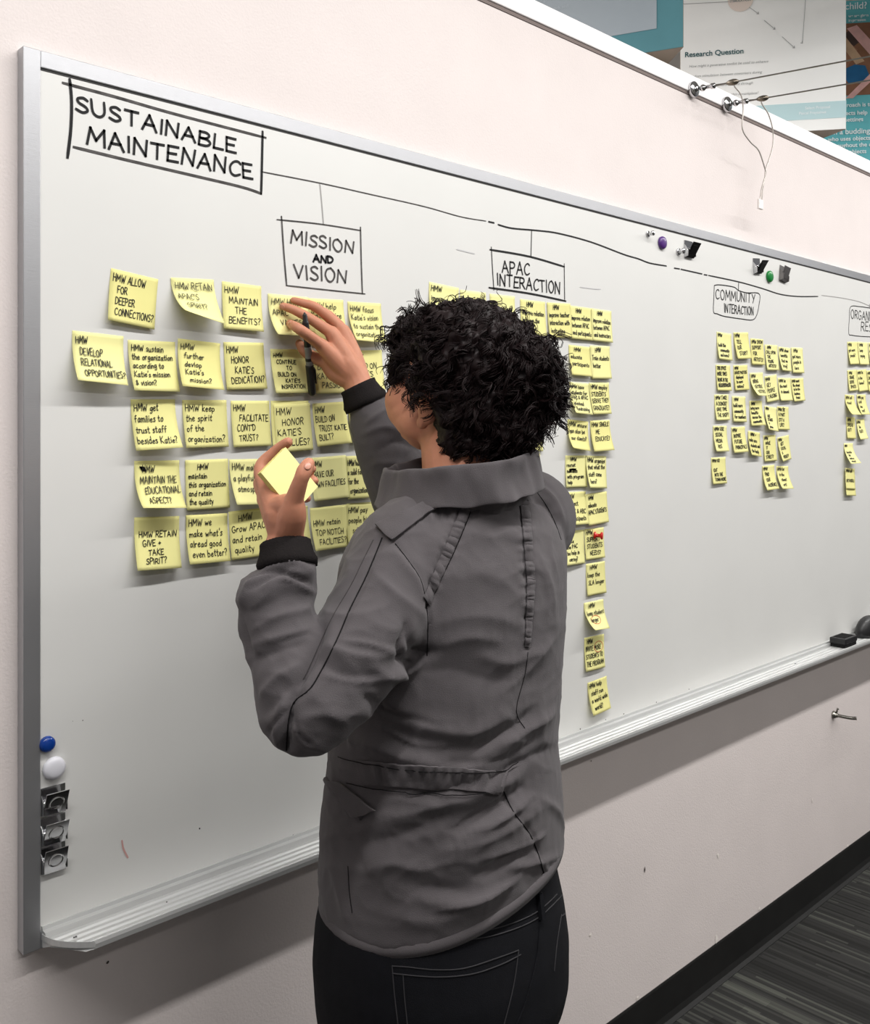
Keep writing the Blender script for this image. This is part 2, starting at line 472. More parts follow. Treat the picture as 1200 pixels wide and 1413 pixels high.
fy = -.0035
rail('frame_rail', (BX0 - RAIL, fy, BZ0 - .028), (BX0, WALL_Y, BZ1 + RAIL))
rail('frame_rail', (BX1, fy, BZ0 - .028), (BX1 + RAIL, WALL_Y, BZ1 + RAIL))
rail('frame_rail', (BX0, fy, BZ1), (BX1, WALL_Y, BZ1 + RAIL))
rail('frame_rail', (BX0, fy, BZ0 - .028), (BX1, WALL_Y, BZ0 - .004))
# thin dark joint between the sheet and the frame
bm = bmesh.new(); bm_box(bm, (BX0, -.0012, BZ1 - .0024), (BX1, .0, BZ1 + .0005)); obj('frame_gasket', bm, mat('dark_joint', (.05, .05, .05, 1), .7), WBD)
# ribbed pen tray, its end cut on a curve
prof = [(0.0, .846), (-.004, .8465), (-.0055, .842), (-.012, .8405)]
for k in range(4):
    y = -.015 - k * .0135
    prof += [(y, .8325), (y - .0030, .8350), (y - .0095, .8350), (y - .0122, .8325)]
prof += [(-.070, .8335), (-.0715, .8375), (-.0735, .8375), (-.0745, .833), (-.0735, .826), (-.066, .823), (-.02, .824), (-.006, .818), (0.0, .818)]
start = lambda y: BX0 + .002 + .046 * min(1, abs(y) / .074) ** 2.2
bm = bmesh.new(); loft(bm, [[Vector((start(y), y, z)) for y, z in prof], [Vector((BX1 - .002, y, z)) for y, z in prof]])
obj('pen_tray', bm, M['alu_tray'], WBD)
bm = bmesh.new(); pts = [Vector((start(y) - .0008, y, .8335)) for y in np.linspace(-.002, -.0745, 14)]
R0 = [Vector((p.x, p.y, z)) for p in pts for z in (.8235,)]
for a, b in zip(pts, pts[1:]):
    q = [bm.verts.new((a.x, a.y, .8285)), bm.verts.new((b.x, b.y, .8285)), bm.verts.new((b.x, b.y, .8368)), bm.verts.new((a.x, a.y, .8368))]
    bm.faces.new(q)
bmesh.ops.remove_doubles(bm, verts=bm.verts, dist=1e-5)
bmesh.ops.solidify(bm, geom=bm.faces[:], thickness=.0012)
obj('tray_end_cap', bm, M['alu_tray'], WBD)

# ---- marker writing on the board (strokes traced where they stand on the sheet)
BOFF = -.0007
pxsurf = lambda u, v: on_y(u, -v, BOFF)


def board_strokes(name, strokes, w, m, label=None):
    """strokes in photo pixels; w in millimetres"""
    for s in strokes:
        b = bmesh.new()
        pts = [on_y(x, y, 0) for x, y in s]
        if len(pts) > 2: pts = catmull(pts, 5)
        ribbon(b, [(p.x, p.z) for p in pts], w * .001, lambda u, v: Vector((u, BOFF, v)))
        o = obj(name, b, m, WBD)
        if label and s is strokes[0]: o['label'] = label
    return o


def board_text(name, lines, w, m, label=None, seed=1):
    """lines: (text, start px, end px, cap height px)"""
    rnd = random.Random(seed)
    for t, p0, p1, h in lines:
        b = bmesh.new()
        a = on_y(*p0, 0); c = on_y(*p1, 0); a1 = on_y(p0[0], p0[1] - h, 0)
        H = (a1 - a).length; Lw = (c - a).length
        sx = Lw / (text_width(t, H) - .2 * H)
        d = (c - a).normalized()
        for s in text_strokes(t, H, sx=sx, jit=.035, rnd=rnd):
            ribbon(b, [(a.x + d.x * x, a.z + d.z * x + y) for x, y in s], w * .001, lambda u, v: Vector((u, BOFF - .0002, v)))
        o = obj(name, b, m, WBD)
        o['label'] = 'marker lettering ' + t.lower() if len(t) > 3 else 'short marker lettering ' + t.lower()
    return o


board_strokes('heading_box', [[(96, 110), (98.5, 140), (97.5, 178), (93, 217)], [(362, 182), (361, 230), (360, 267)]], 4.6, M['ink'], 'black sides of the box round sustainable maintenance')
board_strokes('heading_box', [[(87, 114.5), (160, 134), (240, 157), (366, 190)], [(102, 203), (180, 222), (270, 243), (333, 258), (360, 267)]], 4.2, M['ink_worn'], 'half wiped top and bottom of the sustainable maintenance box')
board_text('heading_lettering', [('SUSTAINABLE', (105, 153), (325, 212), 21), ('MAINTENANCE', (120, 198), (348, 247), 22)], 3.9, M['ink'], 'marker lettering sustainable maintenance', 3)
board_strokes('connector_line', [[(361, 237), (443, 253), (510, 268), (585, 285), (635, 299), (670, 305)]], 2.0, M['ink_worn'], 'thin grey connector line leaving the first heading')
board_strokes('connector_line', [[(674, 306), (681, 307.5)], [(687, 310), (706, 315), (740, 318), (770, 322), (815, 334), (860, 351), (880, 357), (896, 363), (919, 367)], [(930, 370), (937, 371)], [(939, 371.5), (968, 378)], [(971, 379), (975, 379.6)],
              [(977, 380), (1019, 389), (1051, 398), (1076, 406), (1100, 409), (1128, 409)]], 3.4, M['ink'], 'broken black connector line over the middle of the board')
board_strokes('connector_line', [[(1133, 407.5), (1160, 411), (1184, 416), (1199, 422), (1215, 428)], [(441, 253), (444, 285), (446, 310)]], 2.2, M['ink_faint'], 'faint rubbed connector line')
board_strokes('heading_box', [[(382, 303), (440, 309), (497, 318)], [(395, 394), (450, 400), (503, 405.5)]], 2.4, M['ink_worn'])
board_strokes('heading_box', [[(388, 299), (391, 345), (395, 393)], [(497, 314), (498, 360), (499.6, 405)]], 3.2, M['ink_worn'], 'worn sides of the mission and vision box')
board_text('heading_lettering', [('MISSION', (401, 335), (487, 350), 17), ('VISION', (406, 383), (477, 391), 18)], 3.4, M['ink_worn'], 'rubbed lettering mission and vision', 5)
board_text('heading_lettering', [('AND', (432, 361), (459, 363), 9)], 3.6, M['ink'], 'small lettering and', 6)
board_strokes('heading_box', [[(676, 344.5), (730, 354), (778, 368)], [(674.6, 397), (730, 405), (780, 415.5)]], 4.2, M['ink'], 'thick black lines of the APAC interaction box')
board_strokes('heading_box', [[(677.5, 341), (679, 370), (681, 400)], [(778, 364), (778.3, 390), (778.7, 415)], [(733, 318), (732.5, 340), (732, 355)]], 2.4, M['ink'], 'thin sides and stem of the APAC interaction box')
board_text('heading_lettering', [('APAC', (692.5, 376), (730, 379.5), 16), ('INTERACTION', (686, 393), (772, 405.5), 16)], 3.2, M['ink'], 'marker lettering APAC interaction', 8)
board_strokes('heading_box', [[(985, 394), (990, 393), (1001, 394), (1013, 396.5), (1019, 401), (1030, 404), (1047, 405.5), (1046.5, 422), (1043, 436), (1037, 441.5), (1022, 440), (1008, 438), (997, 436), (989, 433), (984, 430), (984.5, 410), (985, 394)], [(1018.7, 390), (1018.2, 401)]], 2.6, M['ink'], 'rounded box round community interaction')
board_text('heading_lettering', [('COMMUNITY', (987, 412), (1041, 418), 13), ('INTERACTION', (999, 430.5), (1039, 435), 11.5)], 2.8, M['ink'], 'marker lettering community interaction', 9)
board_strokes('heading_box', [[(1222, 428), (1200, 425), (1185, 423), (1173, 423.5), (1171.3, 440), (1170.6, 460), (1175, 462.5), (1186, 464), (1205, 465), (1224, 466)], [(1199, 420), (1199, 425)]], 2.6, M['ink'], 'rounded box round the heading cut by the right edge')
board_text('heading_lettering', [('ORGANIZ', (1173.5, 439), (1204, 443), 12), ('RES', (1187.5, 456), (1203, 458), 12)], 2.8, M['ink'], 'marker lettering that runs off the right edge', 10)
board_strokes('stray_mark', [[(168, 1160), (170, 1171), (176, 1183)]], 2.6, M['ink_pink'], 'short pale red stray mark')
board_strokes('stray_mark', [[(630, 344), (642, 347), (654, 350)], [(800, 396), (815, 398), (828, 399)]], 2.6, mat('ghost_ink', srgb(200, 200, 200), .6))
# specks of dust and dried ink
b = bmesh.new()
for px, py, r in ((275, 1143, .0016), (114, 994, .0008), (100, 995, .0006), (60, 1279, .0012), (70, 1277, .0011), (404, 1152, .001), (150, 1249, .0007), (800, 1006, .0018), (860, 985, .0018), (905, 969, .0016), (950, 951, .0016), (835, 993, .0015)):
    c = on_y(px, py, 0); vs = [b.verts.new((c.x + r * math.cos(k) * random.uniform(.7, 1.3), BOFF, c.z + r * math.sin(k) * random.uniform(.7, 1.3))) for k in (0, 1.05, 2.1, 3.15, 4.2, 5.25)]
    b.faces.new(vs)
obj('dust_speck', b, M['ink'], WBD)
b = bmesh.new()
for px, py, r in ((105, 1277, .0016), (102, 1285, .0012), (230, 1235, .0014), (1097, 908, .003)):
    c = on_y(px, py, -.04); lathe(b, (c.x, c.y, .8349), (0, 0, 1), [(0, r), (.0005, r * .8)], 7)
obj('dust_speck', b, M['ink'], WBD)
# ------------------------------------------------------------------ sticky notes
NOTE_N = 0


def sticky(tl, tr, bl, br, lines, label, group, layer=0, ink=.0012, cap=None, red=None, seed=None, minlift=.005, text_top=.1, mm=None):
    """corner pixels of one note -> a curled square sheet stuck to the board by its top edge"""
    global NOTE_N
    NOTE_N += 1
    rnd = random.Random(NOTE_N * 13 + 5 if seed is None else seed)
    A = on_y(*tl, 0); B = on_y(*tr, 0)
    u = (B - A); w = min(max(u.length, .066), .083); u.normalize()
    d = Vector((u.z, 0, -u.x))                                     # straight down the sheet
    def lift_for(p0, target):
        best = (1e9, .01, .076)
        for L in np.linspace(minlift, .055, 26):
            for h in (.070, .073, .076, .079, .082):
                q = p0 + d * math.sqrt(max(h * h - L * L * 1.15, 1e-5)) + Vector((0, -L, 0))
                x, y, _ = to_px(q)
                e = abs(x - target[0]) + abs(y - target[1]) * .8
                if e < best[0]: best = (e, L, h)
        return best[1], best[2]
    if bl is not None: L0, h0 = lift_for(A, bl)
    if br is not None: L1, h1 = lift_for(A + u * w, br)
    if bl is None: L0, h0 = (L1, h1)
    if br is None: L1, h1 = (L0, h0)
    h = (h0 + h1) / 2
    base = .0009 + layer * .0007
    NU, NV = 8, 14
    p = rnd.uniform(1.45, 1.9)
    buck = rnd.uniform(-.0012, .0016)
    prof = []
    for L in (L0, L1):
        ys = [L * max(0, (k / NV - .12) / .88) ** p for k in range(NV + 1)]
        zs = [0.0]
        for k in range(NV):
            dy = ys[k + 1] - ys[k]; zs.append(zs[-1] + math.sqrt(max((h / NV) ** 2 - dy * dy, 1e-8)))
        prof.append((ys, zs))

    def surf(a, b, off=0.0):
        s = min(max(a / w, 0), 1); t = min(max(b / h, 0), 1) * NV
        k = min(int(t), NV - 1); f = t - k
        y0 = prof[0][0][k] * (1 - f) + prof[0][0][k + 1] * f; y1 = prof[1][0][k] * (1 - f) + prof[1][0][k + 1] * f
        z0 = prof[0][1][k] * (1 - f) + prof[0][1][k + 1] * f; z1 = prof[1][1][k] * (1 - f) + prof[1][1][k + 1] * f
        yy = y0 + (y1 - y0) * s + buck * math.sin(math.pi * s) * (t / NV); zz = z0 + (z1 - z0) * s
        return A + u * a + d * zz + Vector((0, -base - max(yy, 0) - off, 0))

    bm = bmesh.new()
    g = [[bm.verts.new(surf(w * i / NU, h * j / NV)) for i in range(NU + 1)] for j in range(NV + 1)]
    for j in range(NV):
        for i in range(NU):
            bm.faces.new((g[j][i], g[j + 1][i], g[j + 1][i + 1], g[j][i + 1]))
    o = obj('sticky_note', bm, mm or M[rnd.choice(['note_a', 'note_a', 'note_b', 'note_c'])], origin=surf(w / 2, 0))
    smooth(o)
    sd = o.modifiers.new('paper', 'SOLIDIFY'); sd.thickness = .00025; sd.offset = -1
    tag(o, label, 'sticky note', group)
    if lines:
        n = len(lines)
        sp = min(.235, (.95 - text_top) / n) * h
        ch = cap * h if cap else min(.135 * h, sp * .64)
        longest = max(text_width(t.strip(), ch) + (len(t) - len(t.lstrip())) * .035 * w for t in lines)
        sx = min(1.0, .88 * w / longest)
        bm = bmesh.new()
        for k, t in enumerate(lines):
            ind = len(t) - len(t.lstrip()); t = t.strip()
            y = text_top * h + sp * k + ch
            x0 = (.06 + .035 * ind) * w
            sl = rnd.uniform(-.02, .03)
            for s in text_strokes(t, ch, sx=sx, jit=.05, rnd=rnd, slant=.05):
                ribbon(bm, [(x0 + a, y - b - sl * a) for a, b in s], ink, lambda a, b: surf(a, b, .0008 + .0006 * max(0, prof[0][0][-1] - .012) / .01), step=.002)
        if bm.faces:
            obj('handwriting', bm, M['ink'], o)
        else: bm.free()
    if red:
        bm = bmesh.new(); cx, cy, rx, ry = red
        ribbon(bm, [(w * (cx + rx * math.cos(a)), h * (cy + ry * math.sin(a))) for a in np.linspace(0.3, 6.9, 22)], .0012, lambda a, b: surf(a, b, .0008))
        q = obj('pen_circle', bm, M['ink_red'], o); q['label'] = 'red circle drawn round a word'
    return o


GM = 'sticky notes under mission and vision'
Y_ = 'yellow sticky note reading '
LEFT = [
 # tl, tr, bl, br, lines, label, layer
 ((153, 370), (218, 385.5), (149, 442), (212, 455), ['HMW ALLOW', '   FOR', '  DEEPER', '  CONNECTIONS?'], Y_ + 'HMW allow for deeper connections', 0),
 ((235, 383), (294, 386), (262, 437), (309, 445), ['HMW RETAIN', "APAC'S", '    SPIRIT?'], Y_ + "HMW retain APAC's spirit, its bottom edge curling far out", 1),
 ((306, 388), (360, 395), (309, 452), (364, 458), ['HMW', '   MAINTAIN', '       THE', '  BENEFITS?'], Y_ + 'HMW maintain the benefits', 0),
 ((424.6, 411.5), (473, 414), None, (480, 472), ['HMW help', 'Katie retire', '  w/ feeling'], Y_ + 'HMW help Katie retire, behind the raised hand', 0),
 ((369, 405), (424.6, 410.5), (383, 463), None, ['HMW HONOR', 'APAC', '    VALUES?'], Y_ + 'HMW honor APAC values, pressed by the fingertips', 1),
 ((479, 416), (525, 419), (492, 471), (532.5, 474), ['HMW focus', "Katie's vision", 'to sustain the', 'organization?'], Y_ + "HMW focus Katie's vision to sustain the organization", 0),
 ((99.6, 456), (170, 464), (108, 526), (177, 533), ['HMW', '  DEVELOP', '  RELATIONAL', '   OPPORTUNITIES?'], Y_ + 'HMW develop relational opportunities, leftmost of all', 0),
 ((176, 469), (241, 472), (185, 539), (248, 540), ['HMW sustain', 'the organization', 'according to', "Katie's mission", '& vision?'], Y_ + "HMW sustain the organization according to Katie's mission", 0),
 ((245, 467), (303, 474), (251, 533), (309, 539), ['HMW', '  further', '  devlop', "  Katie's", '    mission?'], Y_ + "HMW further devlop Katie's mission", 1),
 ((308, 472), (363, 473), (313, 537), (369, 537), ['HMW', '   HONOR', "     KATIE'S", '  DEDICATION?'], Y_ + "HMW honor Katie's dedication", 0),
 ((372.6, 481.6), (425, 482.5), (380.6, 543), (431, 543), ['HMW', '  CONTINUE', '         TO', '  BUILD ON', "       KATIE'S", '   INSPIRATION'], Y_ + "HMW continue to build on Katie's inspiration", 0),
 ((429, 484), (477, 484), (436, 543), (480, 542), ['HMW', '  BUILD ON', " KATIE'S", '    PASSION?'], Y_ + "Katie's passion, under the raised wrist", 1),
 ((481, 484), (526, 483), (487, 541), (527, 538), ['HMW', ' BUILD ON', " KATIE'S", '   SKILLS?'], 'yellow sticky note half covered by the raised cuff', 0),
 ((180, 551), (241, 551), (188, 623.5), (252, 617), ['HMW get', 'families to', 'trust staff', 'besides Katie?'], Y_ + 'HMW get families to trust staff besides Katie', 0),
 ((251, 552), (312, 552), (257, 619), (315, 617), ['HMW keep', 'the spirit', 'of the', 'organization?'], Y_ + 'HMW keep the spirit of the organization', 0),
 ((318, 553), (371, 553), (322, 618), (373, 615), ['HMW', '    FACILITATE', "  CONT'D", '   TRUST?'], Y_ + "HMW facilitate cont'd trust", 0),
 ((373, 553), (425, 553), (373.5, 617), (425.5, 615), [], 'blank yellow sticky note behind the one naming Katie\'s values', 0),
 ((376, 558), (426, 556), (365, 630), (421, 630), ['HMW', '    HONOR', "KATIE'S", '   VALUES?'], Y_ + "HMW honor Katie's values, above the pad of notes", 3),
 ((430, 557), (476, 554), (438, 615), (485, 613), ['HMW', 'BUILD ON', '  TRUST KATIE', ' BUILT?'], Y_ + 'HMW build on trust Katie built', 1),
 ((480, 557), (524, 556), (488, 609), (527, 606), [], 'blank corner of a yellow sticky note behind the raised sleeve', 0),
 ((185, 636), (247, 635), (197, 703.5), (257, 701), ['   HMW', ' MAINTAIN THE', '   EDUCATIONAL', '    ASPECT?'], Y_ + 'HMW maintain the educational aspect, with a scribble', 0),
 ((255, 635), (314, 633), (257, 704), (314, 700.5), ['      HMW', 'maintain', 'this organization', 'and retain', 'the quality'], Y_ + 'HMW maintain this organization and retain the quality', 1),
 ((316, 634), (368, 633), (326.6, 698.5), (376, 695), ['HMW make', 'a playful', '  atmosphere?'], Y_ + 'HMW make a playful atmosphere', 0),
 ((427, 632), (476, 628), (433, 691), (481, 687), ['HMW', 'HAVE OUR', 'OWN FACILITIES'], Y_ + 'HMW have our own facilities, right of the pad', 1),
 ((476, 629.5), (516, 628), (480, 687), (521, 687), ['HMW build', 'a solid foundation', 'for the', ' organization'], Y_ + 'HMW a solid foundation for the organization', 0),
 ((185, 714), (247, 712), (190, 789), (250, 781), ['', ' HMW RETAIN', '   GIVE +', '      TAKE', '    SPIRIT?'], Y_ + 'HMW retain give + take spirit', 0),
 ((256, 711), (313, 708), (262, 779), (318, 775), ['HMW we', "make what's", 'alread good', ' even better?'], Y_ + "HMW we make what's alread good even better", 1),
 ((315, 706), (368, 700), (319, 772), (373, 766), ['     HMW', 'Grow APAC', 'and retain', ' quality'], Y_ + 'Grow APAC and retain quality', 0),
 ((372, 702), (424, 698), (378, 764), (431, 759), [], 'blank yellow sticky note behind the left wrist', 0),
 ((427, 701), (477, 696), (435, 760), (480, 755), ['', 'HMW retain', ' TOP NOTCH', '   FACILITIES?'], Y_ + 'HMW retain top notch facilities', 1),
 ((477, 695), (521, 692), (481, 754), (524, 750), ['HMW pay', 'people higher', '   salaries?'], Y_ + 'HMW pay people higher salaries', 0),
]
for tl, tr, bl, br, lines, label, layer in LEFT:
    o = sticky(tl, tr, bl, br, lines, label, GM, layer, text_top=.09)
    if 'scribble' in label:
        b = bmesh.new()
        for _ in range(1):
            ribbon(b, [(.008 + .006 * (k % 2) + .0004 * k, -.009 - .0006 * k) for k in range(12)], .0016, lambda a, c: on_y(185, 636, 0) + Vector((a, -.0022, c)))
        obj('handwriting', b, M['ink'], o)

GA = 'sticky notes under APAC interaction'
def P_(off, s, *pts):
    return [None if p is None else (off[0] + p[0] / s, off[1] + p[1] / s) for p in pts]
a_ = lambda *p: P_((580, 380), 4.286, *p)
b_ = lambda *p: P_((740, 600), 3.533, *p)
MID = [
 (a_((50, 38), (225, 75), (72, 300), None), ['HMW', 'improve', 'relations'], 'yellow sticky note showing HMW at top left behind the curly hair', 0),
 (a_((232, 85), (385, 103), (250, 340), None), ['', '    HMW', ' improve'], 'corner of a yellow sticky note peeking over the crown of the hair', 0),
 (a_((408, 108), (555, 125), (425, 350), None), ['', '', '   HMW', ' improve'], 'yellow sticky note behind the hair, below the APAC box\'s left corner', 0),
 (a_((588, 140), (738, 158), (600, 345), None), ['     HMW', 'improve relation', 'between the', 'groups'], 'yellow sticky note below the APAC heading, its lower left hidden by hair', 0),
 (a_((745, 160), (882, 168), (757, 362), (880, 375)), ['     HMW', 'improve teacher', 'interaction with', ' instructing'], 'yellow sticky note reading HMW improve teacher interaction, under the APAC box corner', 1),
 (a_((880, 178), (1008, 195), (893, 370), (1015, 390)), ['      HMW', 'improve relation', 'between APAC', 'and participants'], 'yellow sticky note second from right, top row of the APAC cluster', 0),
 (a_((1008, 195), (1125, 212), (1018, 385), (1132, 398)), ['      HMW', 'improve relation', 'between APAC', 'and instructors'], 'yellow sticky note at the top right corner of the APAC cluster', 1),
 (a_((875, 410), (1000, 425), (895, 590), (1018, 597)), ['     HMW', 'educate', ' participants'], 'yellow sticky note reading educate participants, right of the hair', 0),
 (a_((1000, 415), (1115, 420), (1003, 605), (1110, 612)), ['     HMW', 'Train students', ' better'], 'yellow sticky note reading train students better', 1),
 (a_((878, 630), (995, 640), (918, 815), (1020, 818)), ['HMW have', 'students for', 'PAC & APAC', ' involved', '  fundraising'], 'yellow sticky note with five slanting lines, third row of the APAC cluster', 0),
 (a_((995, 635), (1110, 635), (1020, 820), (1128, 822)), ['HMW employ', 'STUDENTS', 'SERVE THEY', 'GRADUATE?'], 'yellow sticky note right of the five line note, third row of the APAC cluster', 1),
 (a_((868, 850), (990, 865), (905, 1025), (1005, 1022)), ['HMW ensure', 'can also be', ' our clients?'], 'yellow sticky note reading our clients, left of the one asking to educate', 0),
 (a_((1000, 860), (1115, 855), (1025, 1040), (1143, 1032)), ['HMW SINGLE', '     ME', '   EDUCATE?'], 'yellow sticky note in capitals ending educate, fourth row of the APAC cluster', 1),
 (a_((855, 1065), (975, 1065), (852, 1255), (968, 1255)), ['     HMW', 'recruit', 'new kids', 'with program', 'help'], 'yellow sticky note with a crossed out line, fifth row of the APAC cluster', 0),
 (a_((975, 1065), (1095, 1070), (1000, 1265), (1095, 1250)), ['HMW organize', 'that what the', 'staff come', ' here?'], 'yellow sticky note right of the crossed out one, fifth row of the APAC cluster', 1),
 (b_((133, 280), (238, 275), (160, 445), (255, 435)), ['  HMW', ' connect', 'APAC & ABC', ' participants'], 'yellow sticky note reading participants, beside the jacket shoulder', 0),
 (b_((235, 290), (340, 275), (252, 435), (347, 430)), ['  HMW', ' educate', 'APAC STUDENTS'], 'yellow sticky note reading educate APAC students, sixth row at the right', 1),
 (b_((130, 470), (230, 462), (148, 635), (230, 630)), ['    HMW', '   make', '  the PAC', '  be help in', '   caring?'], 'yellow sticky note next to the shoulder, left of the red pin', 0),
 (b_((232, 460), (325, 450), (232, 610), (325, 600)), ['HMW', ' SUPPORT', ' STUDENTS', '     NEEDS?'], 'yellow sticky note with a red push pin on it', 1),
 (b_((240, 630), (332, 615), (240, 785), (335, 775)), ['    HMW', 'keep the', ' SLA longer'], 'yellow sticky note reading HMW keep the SLA longer', 0),
 (b_((230, 820), (325, 800), (285, 952), (358, 940)), ['    HMW', 'keep student', '  longer'], 'curled yellow sticky note with longer circled in red', 0),
 (b_((232, 990), (328, 970), (240, 1158), (328, 1130)), ['  HMW', 'INVITE MORE', 'STUDENTS TO', 'THE PROGRAM'], 'yellow sticky note with more circled in red', 0),
 (b_((247, 1210), (340, 1175), (275, 1370), (362, 1335)), ['HMW help', '  staff run', ' a world wide', '   world?'], 'yellow sticky note lowest of the APAC column, nearest the tray', 0),
 (((716, 576), (748, 579), (719, 620), (749, 621.5)), ['HMW', '', '     parents', '  helping?'], 'yellow sticky note seen through the curls at the nape', 0),
 (((713, 624), (744.5, 626), (718, 668), (749, 670)), ['', '', 'HMW the APAC'], 'yellow sticky note just above the right shoulder of the jacket', 0),
]
for i, (c, lines, label, layer) in enumerate(MID):
    red = None
    if 'longer circled' in label: red = (.42, .62, .24, .15)
    if 'more circled' in label: red = (.7, .34, .22, .16)
    o = sticky(c[0], c[1], c[2], c[3], lines, label, GA, layer, ink=.0016, red=red, text_top=.06)
    if 'crossed out' in label:
        b = bmesh.new(); p0 = on_y(781, 640, 0)
        for dz in (0, -.0015, -.003):
            ribbon(b, [(0, dz), (.012, dz + .0006), (.024, dz - .0004)], .002, lambda a, c2: p0 + Vector((a + .004, -.006, c2 - .012)))
        obj('handwriting', b, M['ink'], o)

c_ = lambda *p: P_((970, 440), 5.217, *p)
GC = 'sticky notes under community interaction'
COM = [
 [((95, 92), (200, 108), (115, 290), (205, 302)), ((215, 98), (320, 98), (247, 292), (345, 288)), ((338, 140), (430, 148), (345, 330), (437, 330)), ((440, 185), (530, 190), (460, 370), (540, 370)), ((540, 200), (625, 210), (568, 375), (637, 372)), ((630, 205), (712, 210), (645, 385), (717, 395))],
 [((88, 330), (190, 335), (95, 512), (195, 522)), ((215, 335), (315, 332), (232, 505), (333, 512)), ((332, 390), (425, 385), (395, 555), (462, 548)), ((438, 415), (525, 400), (452, 590), (530, 595)), ((535, 425), (625, 425), (560, 592), (645, 590)), ((630, 430), (718, 425), (655, 580), (725, 595))],
 [((78, 545), (180, 545), (98, 730), (182, 732)), ((205, 555), (300, 560), (205, 740), (298, 740)), ((330, 590), (420, 590), (348, 768), (452, 765)), ((440, 625), (525, 640), (475, 808), (540, 805)), ((530, 630), (612, 635), (540, 800), (612, 800))],
 [((68, 770), (165, 770), (95, 955), (187, 955)), ((200, 780), (298, 775), (225, 965), (328, 958)), ((320, 805), (405, 820), (345, 982), (420, 985)), ((430, 840), (518, 835), (445, 1028), (515, 1025)), ((530, 855), (612, 835), (572, 1022), (630, 1010))],
 [((55, 1000), (158, 995), (72, 1195), (168, 1180)), ((422, 1060), (508, 1050), (460, 1235), (545, 1222)), ((525, 1060), (610, 1060), (570, 1230), (650, 1222))],
]
COM_T = [
 [['HMW', '', 'build the', '= community', '  and more?'], ['HMW', '  TELL', '  OUR', '    STORY?'], ['HMW SHOW', ' SUPPORT', '  FOR', '  ARTISTS?'], ['* HMW', 'CALL UPON', '  THE', '  YOUNG', '  ARTISTS?'], ['HMW show', '  benefits', '  that we', '   bring?'], ['   HMW', 'get more', ' people in', '   here']],
 [['THIS SPACE', 'MORE TIMES', 'WORK IN THE', ' NEIGHBORHOOD'], ['HMW', 'HAVE PHOTOS', '  displayed', '  to more', '  visitors?'], ['HMW', '  BRING', '   OUTSIDE', '     VISITORS'], ['HMW', '  GET', '  PEOPLE', '  TALKING'], ['HMW be', ' the most', '  in demand'], ['HMW meet', ' the street', '  to be the', '  business', '    friend']],
 [['HMW TAKE', ' A DONOR?', ' GIVE TIME', ' THE SHOP?'], ['  HMW', 'build more', ' community', ' for members'], ['  HMW', 'bring more', ' benefits', '  across the', '  community'], ['HMW', '', '   USE', '  STAGES', '   &', '  places'], ['HMW BE', ' A PART', ' CITY &', '   LIFE?']],
 [['HMW USE', '  SOCIAL', '  MEDIA', '    ADS'], ['HMW', '  INSPIRE', '  FUTURE', '  PRINCIPALS'], ['    HMW +', 'make sure', ' students and', '  the family'], ['HMW', '   MAKE', '    IT', '   OUR', '  STREET?'], ['HMW', '    GET', '   LOCAL', '   &', '    MONEY?']],
 [['HMW GO', '', '  OUT', '   INTO THE', '   TOWN MORE'], ['HMW', '   FIND', '    OUR', '    AUDIENCE'], ['HMW be', '   in the', '     street', '     art?']],
]
ordn = ['first', 'second', 'third', 'fourth', 'fifth', 'sixth']
rown = ['top', 'second', 'third', 'fourth', 'bottom']
for r, row in enumerate(COM):
    for k, q in enumerate(row):
        tl, tr, bl, br = c_(*q)
        sticky(tl, tr, bl, br, COM_T[r][k], f'small yellow sticky note, {ordn[k]} from the left in the {rown[r]} row under community interaction', GC, (k + r) % 2, ink=.0019, text_top=.05)
GO = 'sticky notes at the right edge of the picture'
ORG = [
 ((1035, 165), (1110, 165), (1060, 328), (1125, 330), ['HMW', 'get more', '  people?'], 'left yellow note of the top row at the right edge'),
 ((1110, 165), (1185, 170), (1125, 328), (1192, 330), ['  HMW', '  keep', '  paying'], 'middle yellow note of the top row at the right edge'),
 ((1187, 170), (1260, 175), (1205, 330), (1275, 335), ['HMW', 'share', 'it?'], 'yellow note of the top row cut by the right edge'),
 ((1035, 370), (1100, 365), (1045, 515), (1115, 518), ['  HMW', '   SHARE', '  SERVE', '   SPACES'], 'left yellow note of the second row at the right edge'),
 ((1103, 370), (1172, 362), (1125, 520), (1188, 520), ['HMW be', ' in line', '  known?'], 'middle yellow note of the second row at the right edge'),
 ((1175, 372), (1245, 372), (1192, 522), (1260, 522), ['HMW', 'LINK', 'MORE'], 'yellow note of the second row cut by the right edge'),
 ((1018, 545), (1085, 550), (1070, 690), (1140, 692), ['HMW sell', '  more?'], 'strongly curled yellow note, left in the third row at the right edge'),
 ((1102, 545), (1165, 545), (1140, 690), (1198, 685), ['HMW pay', '  a bit', '   less', '    rent?'], 'strongly curled yellow note, right in the third row at the right edge'),
 ((1028, 705), (1090, 710), (1022, 862), (1085, 865), ['  HMW', ' SPREAD', ' OUT?'], 'yellow note lying flat, left in the fourth row at the right edge'),
 ((1100, 725), (1155, 720), (1130, 868), (1185, 865), ['HMW', ' * be', '   OUT?'], 'yellow note curled right, right in the fourth row at the right edge'),
 ((1010, 895), (1075, 895), (1062, 1045), (1138, 1042), ['HMW', '', '  be on the', '     list', '   work on', '    money?'], 'lone slanting yellow note in the fifth row at the right edge'),
 ((1008, 1072), (1075, 1078), (1012, 1200), (1080, 1195), ['HMW sell', '', 'ARTWORKS'], 'yellow note stuck behind the lowest note at the right edge'),
 ((1010, 1122), (1078, 1125), (1014, 1245), (1086, 1232), ['', '  MORE?'], 'lowest yellow note at the right edge, stuck over another'),
]
